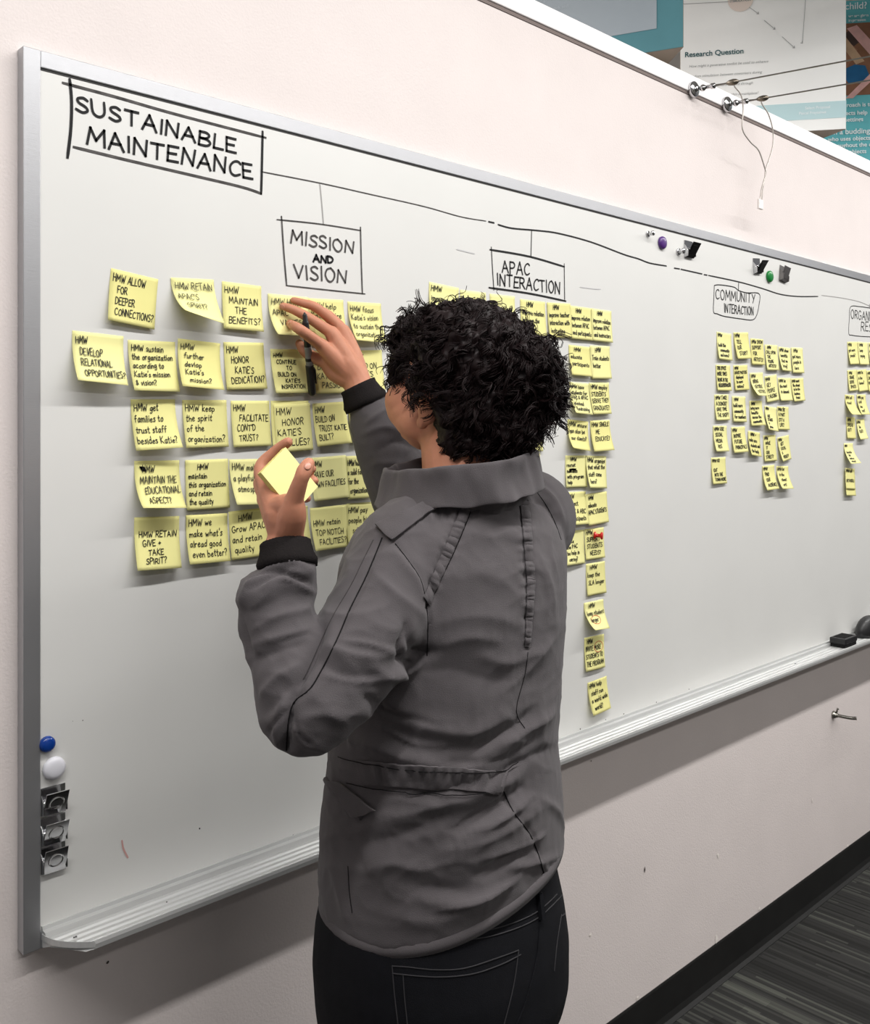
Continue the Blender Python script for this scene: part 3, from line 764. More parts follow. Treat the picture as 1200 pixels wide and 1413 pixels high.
for k, (tl, tr, bl, br, lines, label) in enumerate(ORG):
    tl, tr, bl, br = c_(tl, tr, bl, br)
    sticky(tl, tr, bl, br, lines, label, GO, 9 if 'lowest' in label else k % 2, ink=.0019, text_top=.06)
# ------------------------------------------------------------------ magnets, clips, erasers, hook
def round_magnet(px, py, r, m, label):
    c = on_y(px, py, -.004); bm = bmesh.new()
    c = Vector((c.x, -.0004, c.z))
    lathe(bm, c, (0, -1, 0), [(0, r * .96), (.002, r), (.005, r * .98), (.0075, r * .88), (.0092, r * .62), (.0098, r * .3), (.0099, 0)], 32)
    o = obj('round_magnet', bm, m, origin=c); smooth(o)
    return tag(o, label, 'magnet', 'round magnets on the whiteboard')


round_magnet(65.5, 1027, .0112, M['blue'], 'blue round magnet near the lower left frame corner')
round_magnet(75, 1060, .0160, M['white_plastic'], 'white round magnet below the blue one')
round_magnet(914, 335, .0165, M['purple'], 'purple round magnet under the top frame rail')
round_magnet(1062, 381.5, .0175, M['green'], 'green round magnet between two dark clips')


def pin_magnet(px, py, label, r=.008):
    c = on_y(px, py, -.006); c = Vector((c.x, -.0004, c.z)); bm = bmesh.new()
    lathe(bm, c, (0, -1, 0), [(0, r), (.003, r), (.0036, r * .5), (.010, r * .42), (.0115, r * .8), (.017, r * .85), (.0185, r * .6), (.0187, 0)], 24)
    o = obj('pin_magnet', bm, M['chrome'], origin=c); smooth(o); bevel(o, .0003, 1)
    return tag(o, label, 'magnet', 'silver pin magnets on the whiteboard')


pin_magnet(896, 322.5, 'small silver pin magnet left of the purple magnet', .0075)
pin_magnet(938, 347, 'small silver pin magnet beside the upper clip', .009)


def spring_clip(px, py, s, mback, mflap, label, open_=.42, turn=0.0, group='bulldog clips under the top rail', emboss=False):
    """magnetic spring clip: back plate with side cheeks, hinged flap gaping at the top, spring roll between"""
    c = on_y(px, py, -.002); c = Vector((c.x, -.0004, c.z))
    k = empty('magnetic_clip', c)
    tag(k, label, 'clip', group)
    w, h = s, s * 1.12
    Rm = Matrix.Rotation(turn, 4, 'Y')
    def put(name, bm, m):
        bm.transform(Rm); bm.transform(Matrix.Translation(c))
        o = obj(name, bm, m, k); bevel(o, s * .02, 2); return o
    bm = box((-w / 2, -.0016, -h / 2), (w / 2, 0, h / 2))
    for sx in (-1, 1):                                              # side cheeks
        vs = [bm.verts.new((sx * w / 2, y, z)) for y, z in ((0, -h * .5), (-s * .30, -h * .42), (-s * .30, -h * .1), (0, h * .28))]
        vs2 = [bm.verts.new((sx * w / 2 - sx * .0012, v.co.y, v.co.z)) for v in vs]
        bm.faces.new(vs if sx > 0 else vs[::-1]); bm.faces.new(vs2[::-1] if sx > 0 else vs2)
        for a in range(4):
            bm.faces.new((vs[a], vs2[a], vs2[(a + 1) % 4], vs[(a + 1) % 4]))
    put('back_plate', bm, mback)
    bm = bmesh.new(); lathe(bm, (-w * .46, -s * .17, -h * .05), (1, 0, 0), [(0, s * .10), (w * .92, s * .10)], 16)
    o = put('spring_roll', bm, M['chrome']); smooth(o)
    # flap
    bm = box((-w * .47, -.0016, 0), (w * .47, 0, h * .98))
    if emboss:
        lathe(bm, (0, -.0016, h * .52), (0, -1, 0), [(0, w * .33), (.0009, w * .31), (.0011, w * .28), (.0003, w * .26), (.0003, 0)], 28)
    else:
        bm_box(bm, (-w * .32, -.0026, h * .2), (w * .32, -.0014, h * .78))
    bm.transform(Matrix.Translation((0, -.004, -h * .5)) @ Matrix.Rotation(open_, 4, 'X'))
    put('flap', bm, mflap)
    return k


M['clip_dark'] = mat('blackened_steel', srgb(52, 50, 50), .3, metal=.9)
M['clip_grey'] = mat('grey_steel', srgb(118, 115, 114), .4, metal=.8)
spring_clip(950, 344, .040, M['chrome'], M['clip_dark'], 'silver clip with dark flap, right of the purple magnet', .55)
spring_clip(1044, 367, .040, M['chrome'], M['clip_dark'], 'clip with dark flap, left of the green magnet', .6, -.1)
spring_clip(1080, 378, .042, M['clip_grey'], M['clip_grey'], 'grey closed clip right of the green magnet', .25, .12)
for k, (px, py, op) in enumerate(((73.5, 1103, .40), (73.5, 1144, .40), (73.5, 1183, .30))):
    spring_clip(px, py, .0345, M['chrome'], M['chrome'], ['topmost of three chrome clips by the lower left frame', 'middle of three chrome clips by the lower left frame', 'lowest of three chrome clips by the lower left frame'][k], op, 0, 'chrome clips at the lower left', True)

# red push pin magnet on the note
c = on_y(822, 738.5, -.006); bm = bmesh.new(); c = Vector((c.x - .004, -.0042, c.z))
lathe(bm, c, (.55, -1, -.05), [(0, .0085), (.003, .0085), (.0045, .0045), (.013, .0042), (.0155, .0085), (.0185, .009), (.020, .0075), (.0202, 0)], 24)
o = obj('push_pin', bm, M['red'], origin=c); smooth(o); tag(o, 'red push pin stuck in a yellow sticky note', 'push pin')

# erasers on the tray
def eraser(x0, x1, label, m, hgt=.030, depth=.052, round_=.003):
    k = empty('board_eraser', ((x0 + x1) / 2, -.038, .8350))
    tag(k, label, 'eraser')
    b = box((x0, -.066, .846), (x1, -.066 + depth, .835 + hgt)); o = obj('eraser_body', b, M['black'], k); bevel(o, round_, 4)
    b = box((x0 + .002, -.064, .8350), (x1 - .002, -.068 + depth, .847)); o = obj('felt_pad', b, M['felt'], k); bevel(o, .002, 2)
    b = box((x0 + .012, -.058, .835 + hgt - .0005), (x1 - .012, -.074 + depth, .835 + hgt + .0012)); o = obj('grip_panel', b, M['felt'], k)
    return k


xa = on_y(1144, 880, -.014).x
eraser(xa, xa + .092, 'black rectangular board eraser lying on the tray', M['black'])
k = empty('round_eraser', (3.27, -.035, .835)); tag(k, 'black rounded eraser on the tray, cut by the right edge', 'eraser')
bm = bmesh.new(); ellipsoid(bm, (3.285, -.036, .852), (.075, .031, .050))
for v in bm.verts:
    if v.co.z < .836: v.co.z = .836
o = obj('eraser_body', bm, M['black'], k); smooth(o)

# little coat hook on the lower wall
c = on_y(1149, 986, WALL_Y); k = empty('wall_hook', (c.x, WALL_Y - .001, c.z)); tag(k, 'small grey metal hook screwed to the wall below the tray', 'hook')
c = Vector((c.x, WALL_Y - .0005, c.z)); bm = bmesh.new()
lathe(bm, c, (0, -1, 0), [(0, .013), (.003, .013), (.008, .010), (.014, .007), (.016, .0068)], 20)
o = obj('hook_base', bm, M['steel'], k); smooth(o)
bm = bmesh.new(); bm_tube(bm, catmull([c + Vector((0, -.014, 0)), c + Vector((.004, -.032, -.001)), c + Vector((.012, -.056, -.002)), c + Vector((.016, -.070, .000))]), [.0055] * 12 + [.0055] * 6 + [.006], 10)
o = obj('hook_arm', bm, M['steel'], k); smooth(o)
bm = bmesh.new(); bm_tube(bm, [c + Vector((0, -.010, .006)), c + Vector((0, -.014, .020)), c + Vector((0, -.016, .023))], [.003, .0028, .0045], 8)
o = obj('hook_prong', bm, M['steel'], k); smooth(o)

# ------------------------------------------------------------------ hanging three-sided posters beyond the partition
M['teal'] = mat('teal_print', srgb(74, 118, 126), .6, spec=.2, noise_amt=.05, noise_scale=8)
M['teal_deep'] = mat('deep_teal_print', srgb(36, 118, 128), .6, spec=.2)
M['teal_bright'] = mat('bright_teal_print', srgb(96, 178, 186), .6, spec=.2, noise_amt=.08, noise_scale=5)
M['poster_grey'] = mat('grey_print', srgb(140, 148, 154), .6, spec=.2, noise_amt=.03, noise_scale=8)
M['poster_white'] = mat('white_print', srgb(240, 241, 239), .6, spec=.2)
M['teal_pale'] = mat('pale_teal_print', srgb(184, 212, 216), .6, spec=.2)
M['print_ink'] = mat('dark_teal_print_ink', srgb(28, 82, 88), .6)
M['print_grey'] = mat('grey_print_ink', srgb(150, 152, 152), .6)
M['print_white'] = mat('white_print_ink', srgb(226, 236, 238), .6)
M['print_faint'] = mat('faint_print_ink', srgb(158, 166, 172), .6)
M['poster_edge'] = mat('foam_board_edge', srgb(140, 126, 112), .7)
cam2 = lambda a, z, up: CAM + RGT * a + FWD * z + Vector((0, 0, up))


def poster(name, label, right_a, right_z, ang, side, z0, z1, m):
    """three-sided board column; returns (root, map) where map(u from left, v up from bottom, off) lies on the face towards the room"""
    e = RGT * math.cos(ang) - FWD * math.sin(ang)
    n = RGT * math.sin(ang) + FWD * math.cos(ang)                   # away from the viewer
    Rr = cam2(right_a, right_z, 0); Rr.z = 0; Ll = Rr - e * side; Bk = (Rr + Ll) / 2 + n * side * .866
    k = empty(name, (Ll.x, Ll.y, z0)); tag(k, label, 'poster', 'three-sided posters hung above the partition')
    bm = bmesh.new(); loft(bm, [[Vector((q.x, q.y, z)) for q in (Ll, Rr, Bk)] for z in (z0, z1)])
    bmesh.ops.recalc_face_normals(bm, faces=bm.faces[:])
    obj('board_column', bm, M['poster_edge'], k)
    def at(u, v, off=.001):
        q = Ll + e * u - n * off; return Vector((q.x, q.y, z0 + v))
    def panel(u0, v0, u1, v1, m, off, nm):
        b = bmesh.new()
        f = [at(u0, v0, off), at(u1, v0, off), at(u1, v1, off), at(u0, v1, off)]; g = [at(u0, v0, 0), at(u1, v0, 0), at(u1, v1, 0), at(u0, v1, 0)]
        loft(b, [g, f]); bmesh.ops.recalc_face_normals(b, faces=b.faces[:])
        return obj(nm, b, m, k)
    panel(.001, .001, side - .001, z1 - z0 - .001, m, .002, 'printed_sheet')
    # hanging cords up to the ceiling
    for q in (Ll.lerp(Bk, .08), Rr.lerp(Bk, .08)):
        obj('hanging_cord', tube([Vector((q.x, q.y, z1 - .01)), Vector((q.x, q.y, CEIL))], .0012, 6), M['steel'], k)
    return k, at, panel


def words(k, at, s, u, v, h, m, bold=0.0, nm='printed_words', off=.0035, shear=0.0, depth=.0006):
    cu = bpy.data.curves.new('t', 'FONT'); cu.body = s; cu.size = h * 1.4; cu.offset = bold; cu.shear = shear; cu.space_line = 1.5
    t = bpy.data.objects.new('t', cu); COL.objects.link(t)
    dg = bpy.context.evaluated_depsgraph_get(); dg.update()
    me = bpy.data.meshes.new_from_object(t.evaluated_get(dg))
    bpy.data.objects.remove(t); bpy.data.curves.remove(cu)
    for vv in me.vertices: vv.co = at(u + vv.co.x, v + vv.co.y, off)
    return obj(nm, me, m, k)


PT = 3.30
k1, at1, pn1 = poster('hanging_poster', 'teal bordered poster with a grey panel, leftmost of the hanging posters', .675, 2.56, math.radians(24), .55, 2.578, PT, M['teal'])
pn1(.03, .062, .55 - .072, .50, M['poster_grey'], .003, 'grey_panel')
for i, (s, v, uu) in enumerate((('to open up new ways of living', .105, .06), ('with each other and the city', .135, .06), ('shared by people at work and', .165, .06), ('how spaces change over time', .195, .06), ('Community', .235, .10))):
    words(k1, at1, s, uu, v, .010 if i < 4 else .018, M['print_faint'])
k2, at2, pn2 = poster('hanging_poster', 'white poster headed Research Question, in the middle of the hanging posters', 567 * 3.25 / 1300, 3.25, math.radians(10.5), .555, 2.572, PT, M['poster_white'])
SC2 = 3.3 / 1300
Z2 = lambda py: (587 - py) * SC2 + 1.55 - 2.572
pn2(.0, .040, .555, .098, M['teal_pale'], .003, 'teal_band')
words(k2, at2, 'Research Question', .015, .285, .0185, M['print_ink'], .0004)
for i, s in enumerate(('How might a generative toolkit be used to enhance', 'random stimulation between coworkers during', 'spontaneous encounters enabled through', 'use of the physical space within a workplace?')):
    words(k2, at2, s, .03, .247 - i * .036, .0092, M['print_grey'], 0, shear=.25)
words(k2, at2, 'Select Proposal', .42, .075, .0095, M['print_white'], .0002)
words(k2, at2, 'Pascal Freyssinet', .40, .058, .0095, M['print_white'], .0002)
b = bmesh.new()
c0 = (.205, .475)
b.faces.new([b.verts.new(at2(c0[0] + .043 * math.cos(a), c0[1] + .043 * math.sin(a), .0032)) for a in np.linspace(0, 2 * math.pi, 40, endpoint=False)])
obj('diagram_circle', b, mat('pale_peach_print', srgb(226, 212, 202), .6), k2)
words(k2, at2, 'RANDOM', .178, .480, .008, M['print_grey'], .0003, off=.004); words(k2, at2, 'STIMULATION', .168, .467, .008, M['print_grey'], .0003, off=.004)
b = bmesh.new()
for (u0, v0, u1, v1) in ((.235, .445, .265, .42), (.285, .395, .32, .362), (.345, .333, .385, .292), (.425, .50, .412, .31), (.0, .475, .165, .47)):
    ribbon(b, [(u0, v0), (u1, v1)], .0016, lambda u, v: at2(max(u, .003), v, .0034))
for (u, v) in ((.386, .291), (.412, .306), (.266, .419), (.321, .361)):
    ribbon(b, [(u - .006, v + .001), (u, v), (u - .001, v + .007)], .002, lambda u, v: at2(u, v, .0035))
obj('diagram_arrows', b, M['print_grey'], k2)
k3, at3, pn3 = poster('hanging_poster', 'bright teal poster with a photo collage, cut by the right edge', 2.16, 3.82, math.radians(8), .60, 2.40, PT, M['teal_bright'])
pn3(.001, .001, .022, PT - 2.401, M['poster_white'], .003, 'white_margin')
e3 = lambda px, py: ((px - 1138) * 3.9 / 1300, (587 - py) * 3.9 / 1300 + 1.55 - 2.40)
cols = [srgb(110, 78, 60), srgb(190, 160, 130), srgb(150, 108, 84), srgb(215, 170, 165), srgb(28, 92, 138), srgb(70, 56, 52), srgb(130, 92, 70), srgb(170, 132, 104)]
cm = [mat('photo_print_tone', c, .6, spec=.2, noise_amt=.15, noise_scale=20) for c in cols]
def poly3(pts, m, off):
    b = bmesh.new(); b.faces.new([b.verts.new(at3(*e3(*q), off)) for q in pts]); bmesh.ops.recalc_face_normals(b, faces=b.faces[:]); obj('photo_collage', b, m, k3)
poly3([(1150, 134), (1232, 134), (1232, 35), (1150, 35)], cm[6], .0034)
poly3([(1160, 60), (1185, 45), (1200, 60), (1172, 82)], cm[5], .0038)
poly3([(1168, 55), (1178, 50), (1205, 88), (1194, 92)], cm[1], .0042)
poly3([(1170, 96), (1186, 62), (1196, 72), (1180, 100)], cm[2], .004)
poly3([(1182, 42), (1195, 38), (1230, 80), (1222, 92)], cm[3], .0042)
poly3([(1178, 108), (1180, 97), (1192, 92), (1206, 94), (1212, 110), (1198, 118), (1184, 117)], cm[4], .0044)
poly3([(1180, 138), (1190, 138), (1218, 112), (1212, 106)], cm[3], .0046)
for s, px, py, h in (('a child?', 1170, 16, .028), ('we are given', 1184, 27, .011), ('impression', 1184, 33, .011), ('approach is to', 1170, 150, .017), ('objects help', 1170, 161, .017), ('all settings', 1170, 170, .017),
                     ("I'm a budding author", 1157, 187, .022), ('who uses objects', 1157, 196, .017), ('Throughout the day', 1157, 205, .017), ('kinds of objects', 1157, 214, .017)):
    u, v = e3(px, py); words(k3, at3, s, u, v, h, M['print_white'], .0004, off=.0055)

# ------------------------------------------------------------------ two wires that leave the cap board across the room
wd = (RGT * .85 - FWD * .527).normalized()
for i, (px, py, rx, ry, label) in enumerate(((966, 123, 1200, 75.5, 'upper thin steel wire with round wall mount on the white cap'), (1012, 144, 1200, 108.5, 'lower thin steel wire with round wall mount on the white cap'))):
    Y0 = WALL_Y - .006
    c = on_y(955 + i * 46, 124 + i * 20.5, Y0); c = Vector((c.x, Y0, c.z))
    # the wire runs level: solve where it meets the sight line through (rx, ry)
    a = c + Vector((0, -.045, 0))
    ray = (unproj(rx, ry, 1.0) - CAM); t = (a.z - CAM.z) / ray.z; q = CAM + ray * t
    dv = (q - a).normalized(); a = c + dv * .03
    k = empty('steel_wire', c); tag(k, label, 'wire', 'wires across the room')
    bm = bmesh.new(); lathe(bm, c, (0, -1, 0), [(0, .021), (.004, .0215), (.009, .0205), (.011, .017), (.0115, .009), (.018, .008), (.0185, 0)], 28)
    o = obj('round_mount', bm, M['chrome'], k); smooth(o); bevel(o, .0004, 1)
    bm = bmesh.new(); ellipsoid(bm, c + dv * .028, (.009, .009, .009), None, 14, 10); lathe(bm, c + dv * .03, dv, [(0, .005), (.018, .005), (.02, .0075), (.03, .0075), (.032, .004)], 12)
    o = obj('ball_joint', bm, M['chrome'], k); smooth(o)
    s1 = c + dv * .058; s2 = c + dv * (.094 if i == 0 else .088)
    sd = dv.cross(Vector((0, 0, 1))).normalized() * .0032
    bm = bmesh.new(); bm_tube(bm, [s1 + sd, s2 + sd * .4], .0016, 6); bm_tube(bm, [s1 - sd, s2 - sd * .4], .0016, 6)
    bm_tube(bm, [s1 + Vector((0, 0, .002)), s2], .0016, 6)
    obj('wire_loop', bm, M['steel'], k)
    bm = bmesh.new(); lathe(bm, s2 - dv * .004, dv, [(0, .003), (.008, .007), (.018, .0085), (.026, .007), (.032, .003)], 12)
    o = obj('wire_clamp', bm, mat('wire_clamp_metal', srgb(120, 112, 100), .35, metal=.9), k); smooth(o)
    end = s2 + dv * ((-5.5 - s2.y) / dv.y)
    obj('wire', tube([s2, end], .0020, 8), M['steel'], k)
    # loose tail hanging in front of the wall, the two ends meet in a white tag
    if i == 0: path = [(1000, 116), (1013, 119), (1022, 131), (1025, 150), (1024, 178), (1035, 196), (1046, 207), (1053, 226), (1056, 240), (1051, 258), (1048, 277)]
    else: path = [(1040, 137), (1050, 141), (1060, 158), (1066, 180), (1066, 200), (1062, 216), (1056, 234), (1055, 246), (1052, 262), (1051, 278)]
    pts = []
    for j, (x, y) in enumerate(path):
        f = j / (len(path) - 1)
        yw = (s2.y + .03) * (1 - f) ** 1.2 + (-.04) * (1 - (1 - f) ** 1.2)
        pts.append(on_y(x, y, yw))
    pts = [s2 + dv * .02] + pts[1:]
    o = obj('loose_tail', tube(catmull(pts, 5), .0019, 8), mat('coated_wire', srgb(178, 172, 166), .4, metal=.4), k); smooth(o)
    if i == 0:
        e = pts[-1]; b = box(e + Vector((-.011, -.004, -.024)), e + Vector((.014, .003, .004))); o = obj('white_tag', b, M['tag'], k); bevel(o, .0015, 2)
# ------------------------------------------------------------------ the person
PX = Vector((.945, -.387, 0.0))
PER = empty('person', PX)
tag(PER, 'person with dark curly hair, grey jacket and dark jeans sticking notes on the board', 'person')

M['skin'] = mat('skin', srgb(190, 130, 103), .55, spec=.35, noise_amt=.06, noise_scale=45, bump=.12, bump_scale=700, sss=.15)
M['lip'] = mat('lip_skin', srgb(150, 84, 76), .45)
M['nail'] = mat('nail', srgb(196, 138, 116), .35)
M['jacket'] = mat('grey_cotton_twill', srgb(83, 79, 81), .88, spec=.15, noise_amt=.06, noise_scale=14, bump=.35, bump_scale=900, sheen=.12)
M['jacket_worn'] = mat('grey_cotton_edge', srgb(82, 78, 80), .88, spec=.15, noise_amt=.08, noise_scale=30, bump=.4, bump_scale=700, sheen=.1)
M['seam'] = mat('dark_seam_thread', srgb(26, 25, 26), .9, spec=.1)
M['stitch'] = mat('grey_topstitch', srgb(60, 57, 58), .9, spec=.1)
M['cuff'] = mat('dark_ribbed_knit', srgb(34, 31, 31), .95, spec=.1, bump=.5, bump_scale=500)
M['lining'] = mat('dark_lining', srgb(40, 38, 39), .95, spec=.1)
M['jeans'] = mat('dark_denim', srgb(11, 12, 17), .85, spec=.2, noise_amt=.15, noise_scale=60, bump=.4, bump_scale=900)
M['jean_stitch'] = mat('pale_jean_stitch', srgb(40, 39, 42), .9)
M['hair'] = mat('dark_brown_hair', srgb(23, 11, 12), .55, spec=.2)
M['shoe'] = mat('dark_shoe_leather', srgb(25, 24, 24), .5)


def remeshed(bm, voxel, iters, lam=.5):
    """union of overlapping closed pieces as one continuous surface"""
    me = bpy.data.meshes.new('tmp'); bmesh.ops.recalc_face_normals(bm, faces=bm.faces[:]); bm.to_mesh(me); bm.free()
    o = bpy.data.objects.new('tmp', me); COL.objects.link(o)
    r = o.modifiers.new('r', 'REMESH'); r.mode = 'VOXEL'; r.voxel_size = voxel; r.use_smooth_shade = True
    if iters:
        s = o.modifiers.new('s', 'SMOOTH'); s.factor = lam; s.iterations = iters
    dg = bpy.context.evaluated_depsgraph_get(); dg.update()
    out = bpy.data.meshes.new_from_object(o.evaluated_get(dg))
    bpy.data.objects.remove(o); bpy.data.meshes.remove(me)
    return out


def vcos(me):
    a = np.empty(len(me.vertices) * 3, dtype=np.float32); me.vertices.foreach_get('co', a); return a.reshape(-1, 3).astype(np.float64)


def vnor(me):
    a = np.empty(len(me.vertices) * 3, dtype=np.float32); me.vertex_normals.foreach_get('vector', a); return a.reshape(-1, 3).astype(np.float64)


def set_cos(me, a):
    me.vertices.foreach_set('co', a.astype(np.float32).ravel()); me.update()


def bvh_of(me):
    return BVHTree.FromPolygons([v.co[:] for v in me.vertices], [p.vertices[:] for p in me.polygons])


def hit(bvh, px, py):
    d = (unproj(px, py, 1.0) - CAM).normalized()
    return bvh.ray_cast(CAM, d)


def ell_ring(c, a, b, z, n=40, e=2.3, dz=None, rot=0.0):
    r = []
    for k in range(n):
        t = 2 * math.pi * k / n; cx, sy = math.cos(t), math.sin(t)
        x = a * math.copysign(abs(cx) ** (2 / e), cx); y = b * math.copysign(abs(sy) ** (2 / e), sy)
        xr = x * math.cos(rot) - y * math.sin(rot); yr = x * math.sin(rot) + y * math.cos(rot)
        r.append(Vector((c[0] + xr, c[1] + yr, z + (dz(x, y) if dz else 0))))
    return r


# ---------------- joints
S_L = Vector((.832, -.400, 1.366)); E_L = unproj(416, 988, 1.10); W_L = unproj(394, 752, 1.17)
S_R = Vector((1.118, -.375, 1.405)); E_R = Vector((1.120, -.165, 1.345)); W_R = on_y(497, 540, -.085)

# ---------------- body: one continuous skin surface (head, neck, trunk, arms, hands, legs)
HC = Vector((.984, -.352, 1.612))                                    # middle of the skull
HR = Matrix.Rotation(math.radians(2), 3, 'Z') @ Matrix.Rotation(math.radians(10), 3, 'X')   # turned slightly left, chin raised
hd = lambda x, y, z: HC + HR @ Vector((x, y, z))


def build_body():
    bm = bmesh.new()
    ellipsoid(bm, hd(0, -.012, .025), (.073, .092, .082), HR)        # cranium
    ellipsoid(bm, hd(0, .045, -.03), (.060, .052, .080), HR)         # face
    ellipsoid(bm, hd(0, .050, -.072), (.042, .042, .034), HR)        # jaw and chin
    ellipsoid(bm, hd(0, .076, -.088), (.020, .018, .014), HR)
    for s in (-1, 1):
        ellipsoid(bm, hd(s * .047, .044, -.050), (.022, .042, .030), HR)
        ellipsoid(bm, hd(s * .044, .058, -.036), (.026, .034, .032), HR)   # cheek
        ellipsoid(bm, hd(s * .050, .026, -.062), (.020, .038, .028), HR)   # jaw angle
        ellipsoid(bm, hd(s * .027, .088, .022), (.026, .014, .010), HR)    # brow
        R2 = HR @ Matrix.Rotation(s * math.radians(-20), 3, 'Z')
        ellipsoid(bm, hd(s * .074, -.024, -.030), (.008, .017, .029), R2)  # ear
        ellipsoid(bm, hd(s * .074, -.016, -.056), (.007, .009, .010), R2)   # lobe
    capsule_chain(bm, [hd(0, .094, .014), hd(0, .108, -.016), hd(0, .116, -.032)], [.008, .010, .0125], 12)   # nose
    for s in (-1, 1): ellipsoid(bm, hd(s * .011, .104, -.035), (.009, .010, .007), HR)
    ellipsoid(bm, hd(0, .096, -.058), (.024, .010, .006), HR); ellipsoid(bm, hd(0, .094, -.070), (.021, .010, .007), HR)   # lips
    capsule_chain(bm, [(.957, -.388, 1.40), (.962, -.386, 1.47), hd(0, -.012, -.055)], [.066, .056, .055], 20)  # neck
    # trunk under the clothes
    T = [(.70, .13, .09), (.80, .150, .10), (.90, .158, .11), (1.02, .135, .092), (1.12, .135, .092), (1.25, .150, .098), (1.34, .155, .09), (1.39, .12, .07), (1.425, .06, .055)]
    loft(bm, [ell_ring((.925 + .033 * (z - .85) / .55, -.387), a, b, z) for z, a, b in T])
    for s in (-1, 1):
        x = .925 + s * .088
        capsule_chain(bm, [(x, -.385, .84), (x, -.375, .48), (x + s * .005, -.40, .11)], [.078, .052, .038], 16)
        capsule_chain(bm, [(x + s * .005, -.40, .075), (x + s * .01, -.33, .05), (x + s * .015, -.25, .04)], [.036, .034, .026], 12)
    capsule_chain(bm, [(.87, -.392, 1.375), unproj(505, 880, 1.165), E_L, unproj(397, 905, 1.13), unproj(385, 845, 1.15), W_L], [.052, .042, .036, .031, .030, .026], 16)
    capsule_chain(bm, [(1.09, -.378, 1.40), E_R, W_R], [.055, .042, .027], 16)
    # --- right hand, flat on the note, marker between index and middle finger
    q = on_y
    Wr = q(500, 537, -.080)
    capsule_chain(bm, [W_R, q(490, 522, -.076), q(476, 500, -.068)], [.026, .0245, .022], 16)
    mcp = {'i': q(443, 476, -.060), 'm': q(457, 459, -.056), 'r': q(467, 450, -.048), 'p': q(475, 456, -.036)}
    capsule_chain(bm, [Wr, q(474, 508, -.070), mcp['i']], [.021, .0175, .0118], 14)
    capsule_chain(bm, [Wr, q(476, 494, -.070), mcp['m']], [.021, .0175, .0120], 14)
    capsule_chain(bm, [Wr, q(484, 486, -.062), mcp['r']], [.020, .0165, .0112], 14)
    capsule_chain(bm, [Wr, q(488, 492, -.050), mcp['p']], [.019, .0160, .0105], 14)
    capsule_chain(bm, [q(482, 522, -.070), q(462, 512, -.052), q(450, 496, -.046)], [.020, .018, .013], 14)   # thumb mound
    capsule_chain(bm, [mcp['i'], q(414, 455, -.064), q(404, 449, -.042), q(399.5, 446, -.0125)], [.0105, .0092, .0080, .0066], 14)
    capsule_chain(bm, [mcp['m'], q(428, 440, -.036), q(406, 428, -.024), q(390.5, 422.5, -.0105)], [.0108, .0090, .0080, .0066], 14)
    capsule_chain(bm, [mcp['r'], q(437, 425, -.036), q(419, 418.5, -.022), q(405, 414.5, -.0100)], [.0100, .0085, .0075, .0062], 14)
    capsule_chain(bm, [mcp['p'], q(456, 436, -.024), q(444, 428, -.016), q(434, 424, -.0080)], [.0092, .0076, .0066, .0056], 14)
    capsule_chain(bm, [q(452, 500, -.046), q(434, 494, -.034), q(420, 484, -.024), q(413, 474, -.017)], [.0125, .0105, .0095, .0075], 14)  # thumb
    # --- left hand: pad held between thumb in front and fingers behind
    u = unproj
    capsule_chain(bm, [W_L, u(394, 735, 1.172), u(390, 712, 1.168)], [.0235, .0215, .022], 16)
    Wl = u(394, 742, 1.172)
    li, lm_, lr, lp = u(369, 677, 1.192), u(366, 684, 1.208), u(368, 696, 1.222), u(372, 708, 1.230)
    capsule_chain(bm, [Wl, u(384, 706, 1.172), li], [.0215, .0200, .0120], 14)
    capsule_chain(bm, [Wl, u(381, 710, 1.186), lm_], [.0205, .0185, .0118], 14)
    capsule_chain(bm, [Wl, u(384, 714, 1.198), lr], [.0195, .0170, .0112], 14)
    capsule_chain(bm, [Wl, u(388, 718, 1.205), lp], [.0185, .0160, .0105], 14)
    capsule_chain(bm, [u(396, 738, 1.168), u(403, 710, 1.150), u(406, 690, 1.142)], [.0205, .0180, .0120], 14)
    capsule_chain(bm, [u(384, 700, 1.168), u(397, 696, 1.152)], [.015, .014], 14)          # web of the thumb
    capsule_chain(bm, [u(405, 692, 1.142), u(415, 662, 1.133), u(420, 650, 1.135), u(425.5, 640, 1.141)], [.0120, .0092, .0100, .0080], 14)
    capsule_chain(bm, [li, u(359.5, 646, 1.218), u(379, 624, 1.222), u(397, 610, 1.214)], [.0110, .0092, .0080, .0068], 14)
    capsule_chain(bm, [lm_, u(360, 662, 1.245), u(398, 650, 1.244), u(430, 647, 1.228)], [.0106, .0088, .0076, .0064], 14)
    capsule_chain(bm, [lr, u(365, 684, 1.254), u(404, 668, 1.248), u(433.5, 663.5, 1.226)], [.0102, .0084, .0074, .0062], 14)
    capsule_chain(bm, [lp, u(374, 700, 1.252), u(404, 690, 1.248), u(424, 688, 1.232)], [.0094, .0076, .0066, .0054], 14)
    return remeshed(bm, .0021, 3, .5)


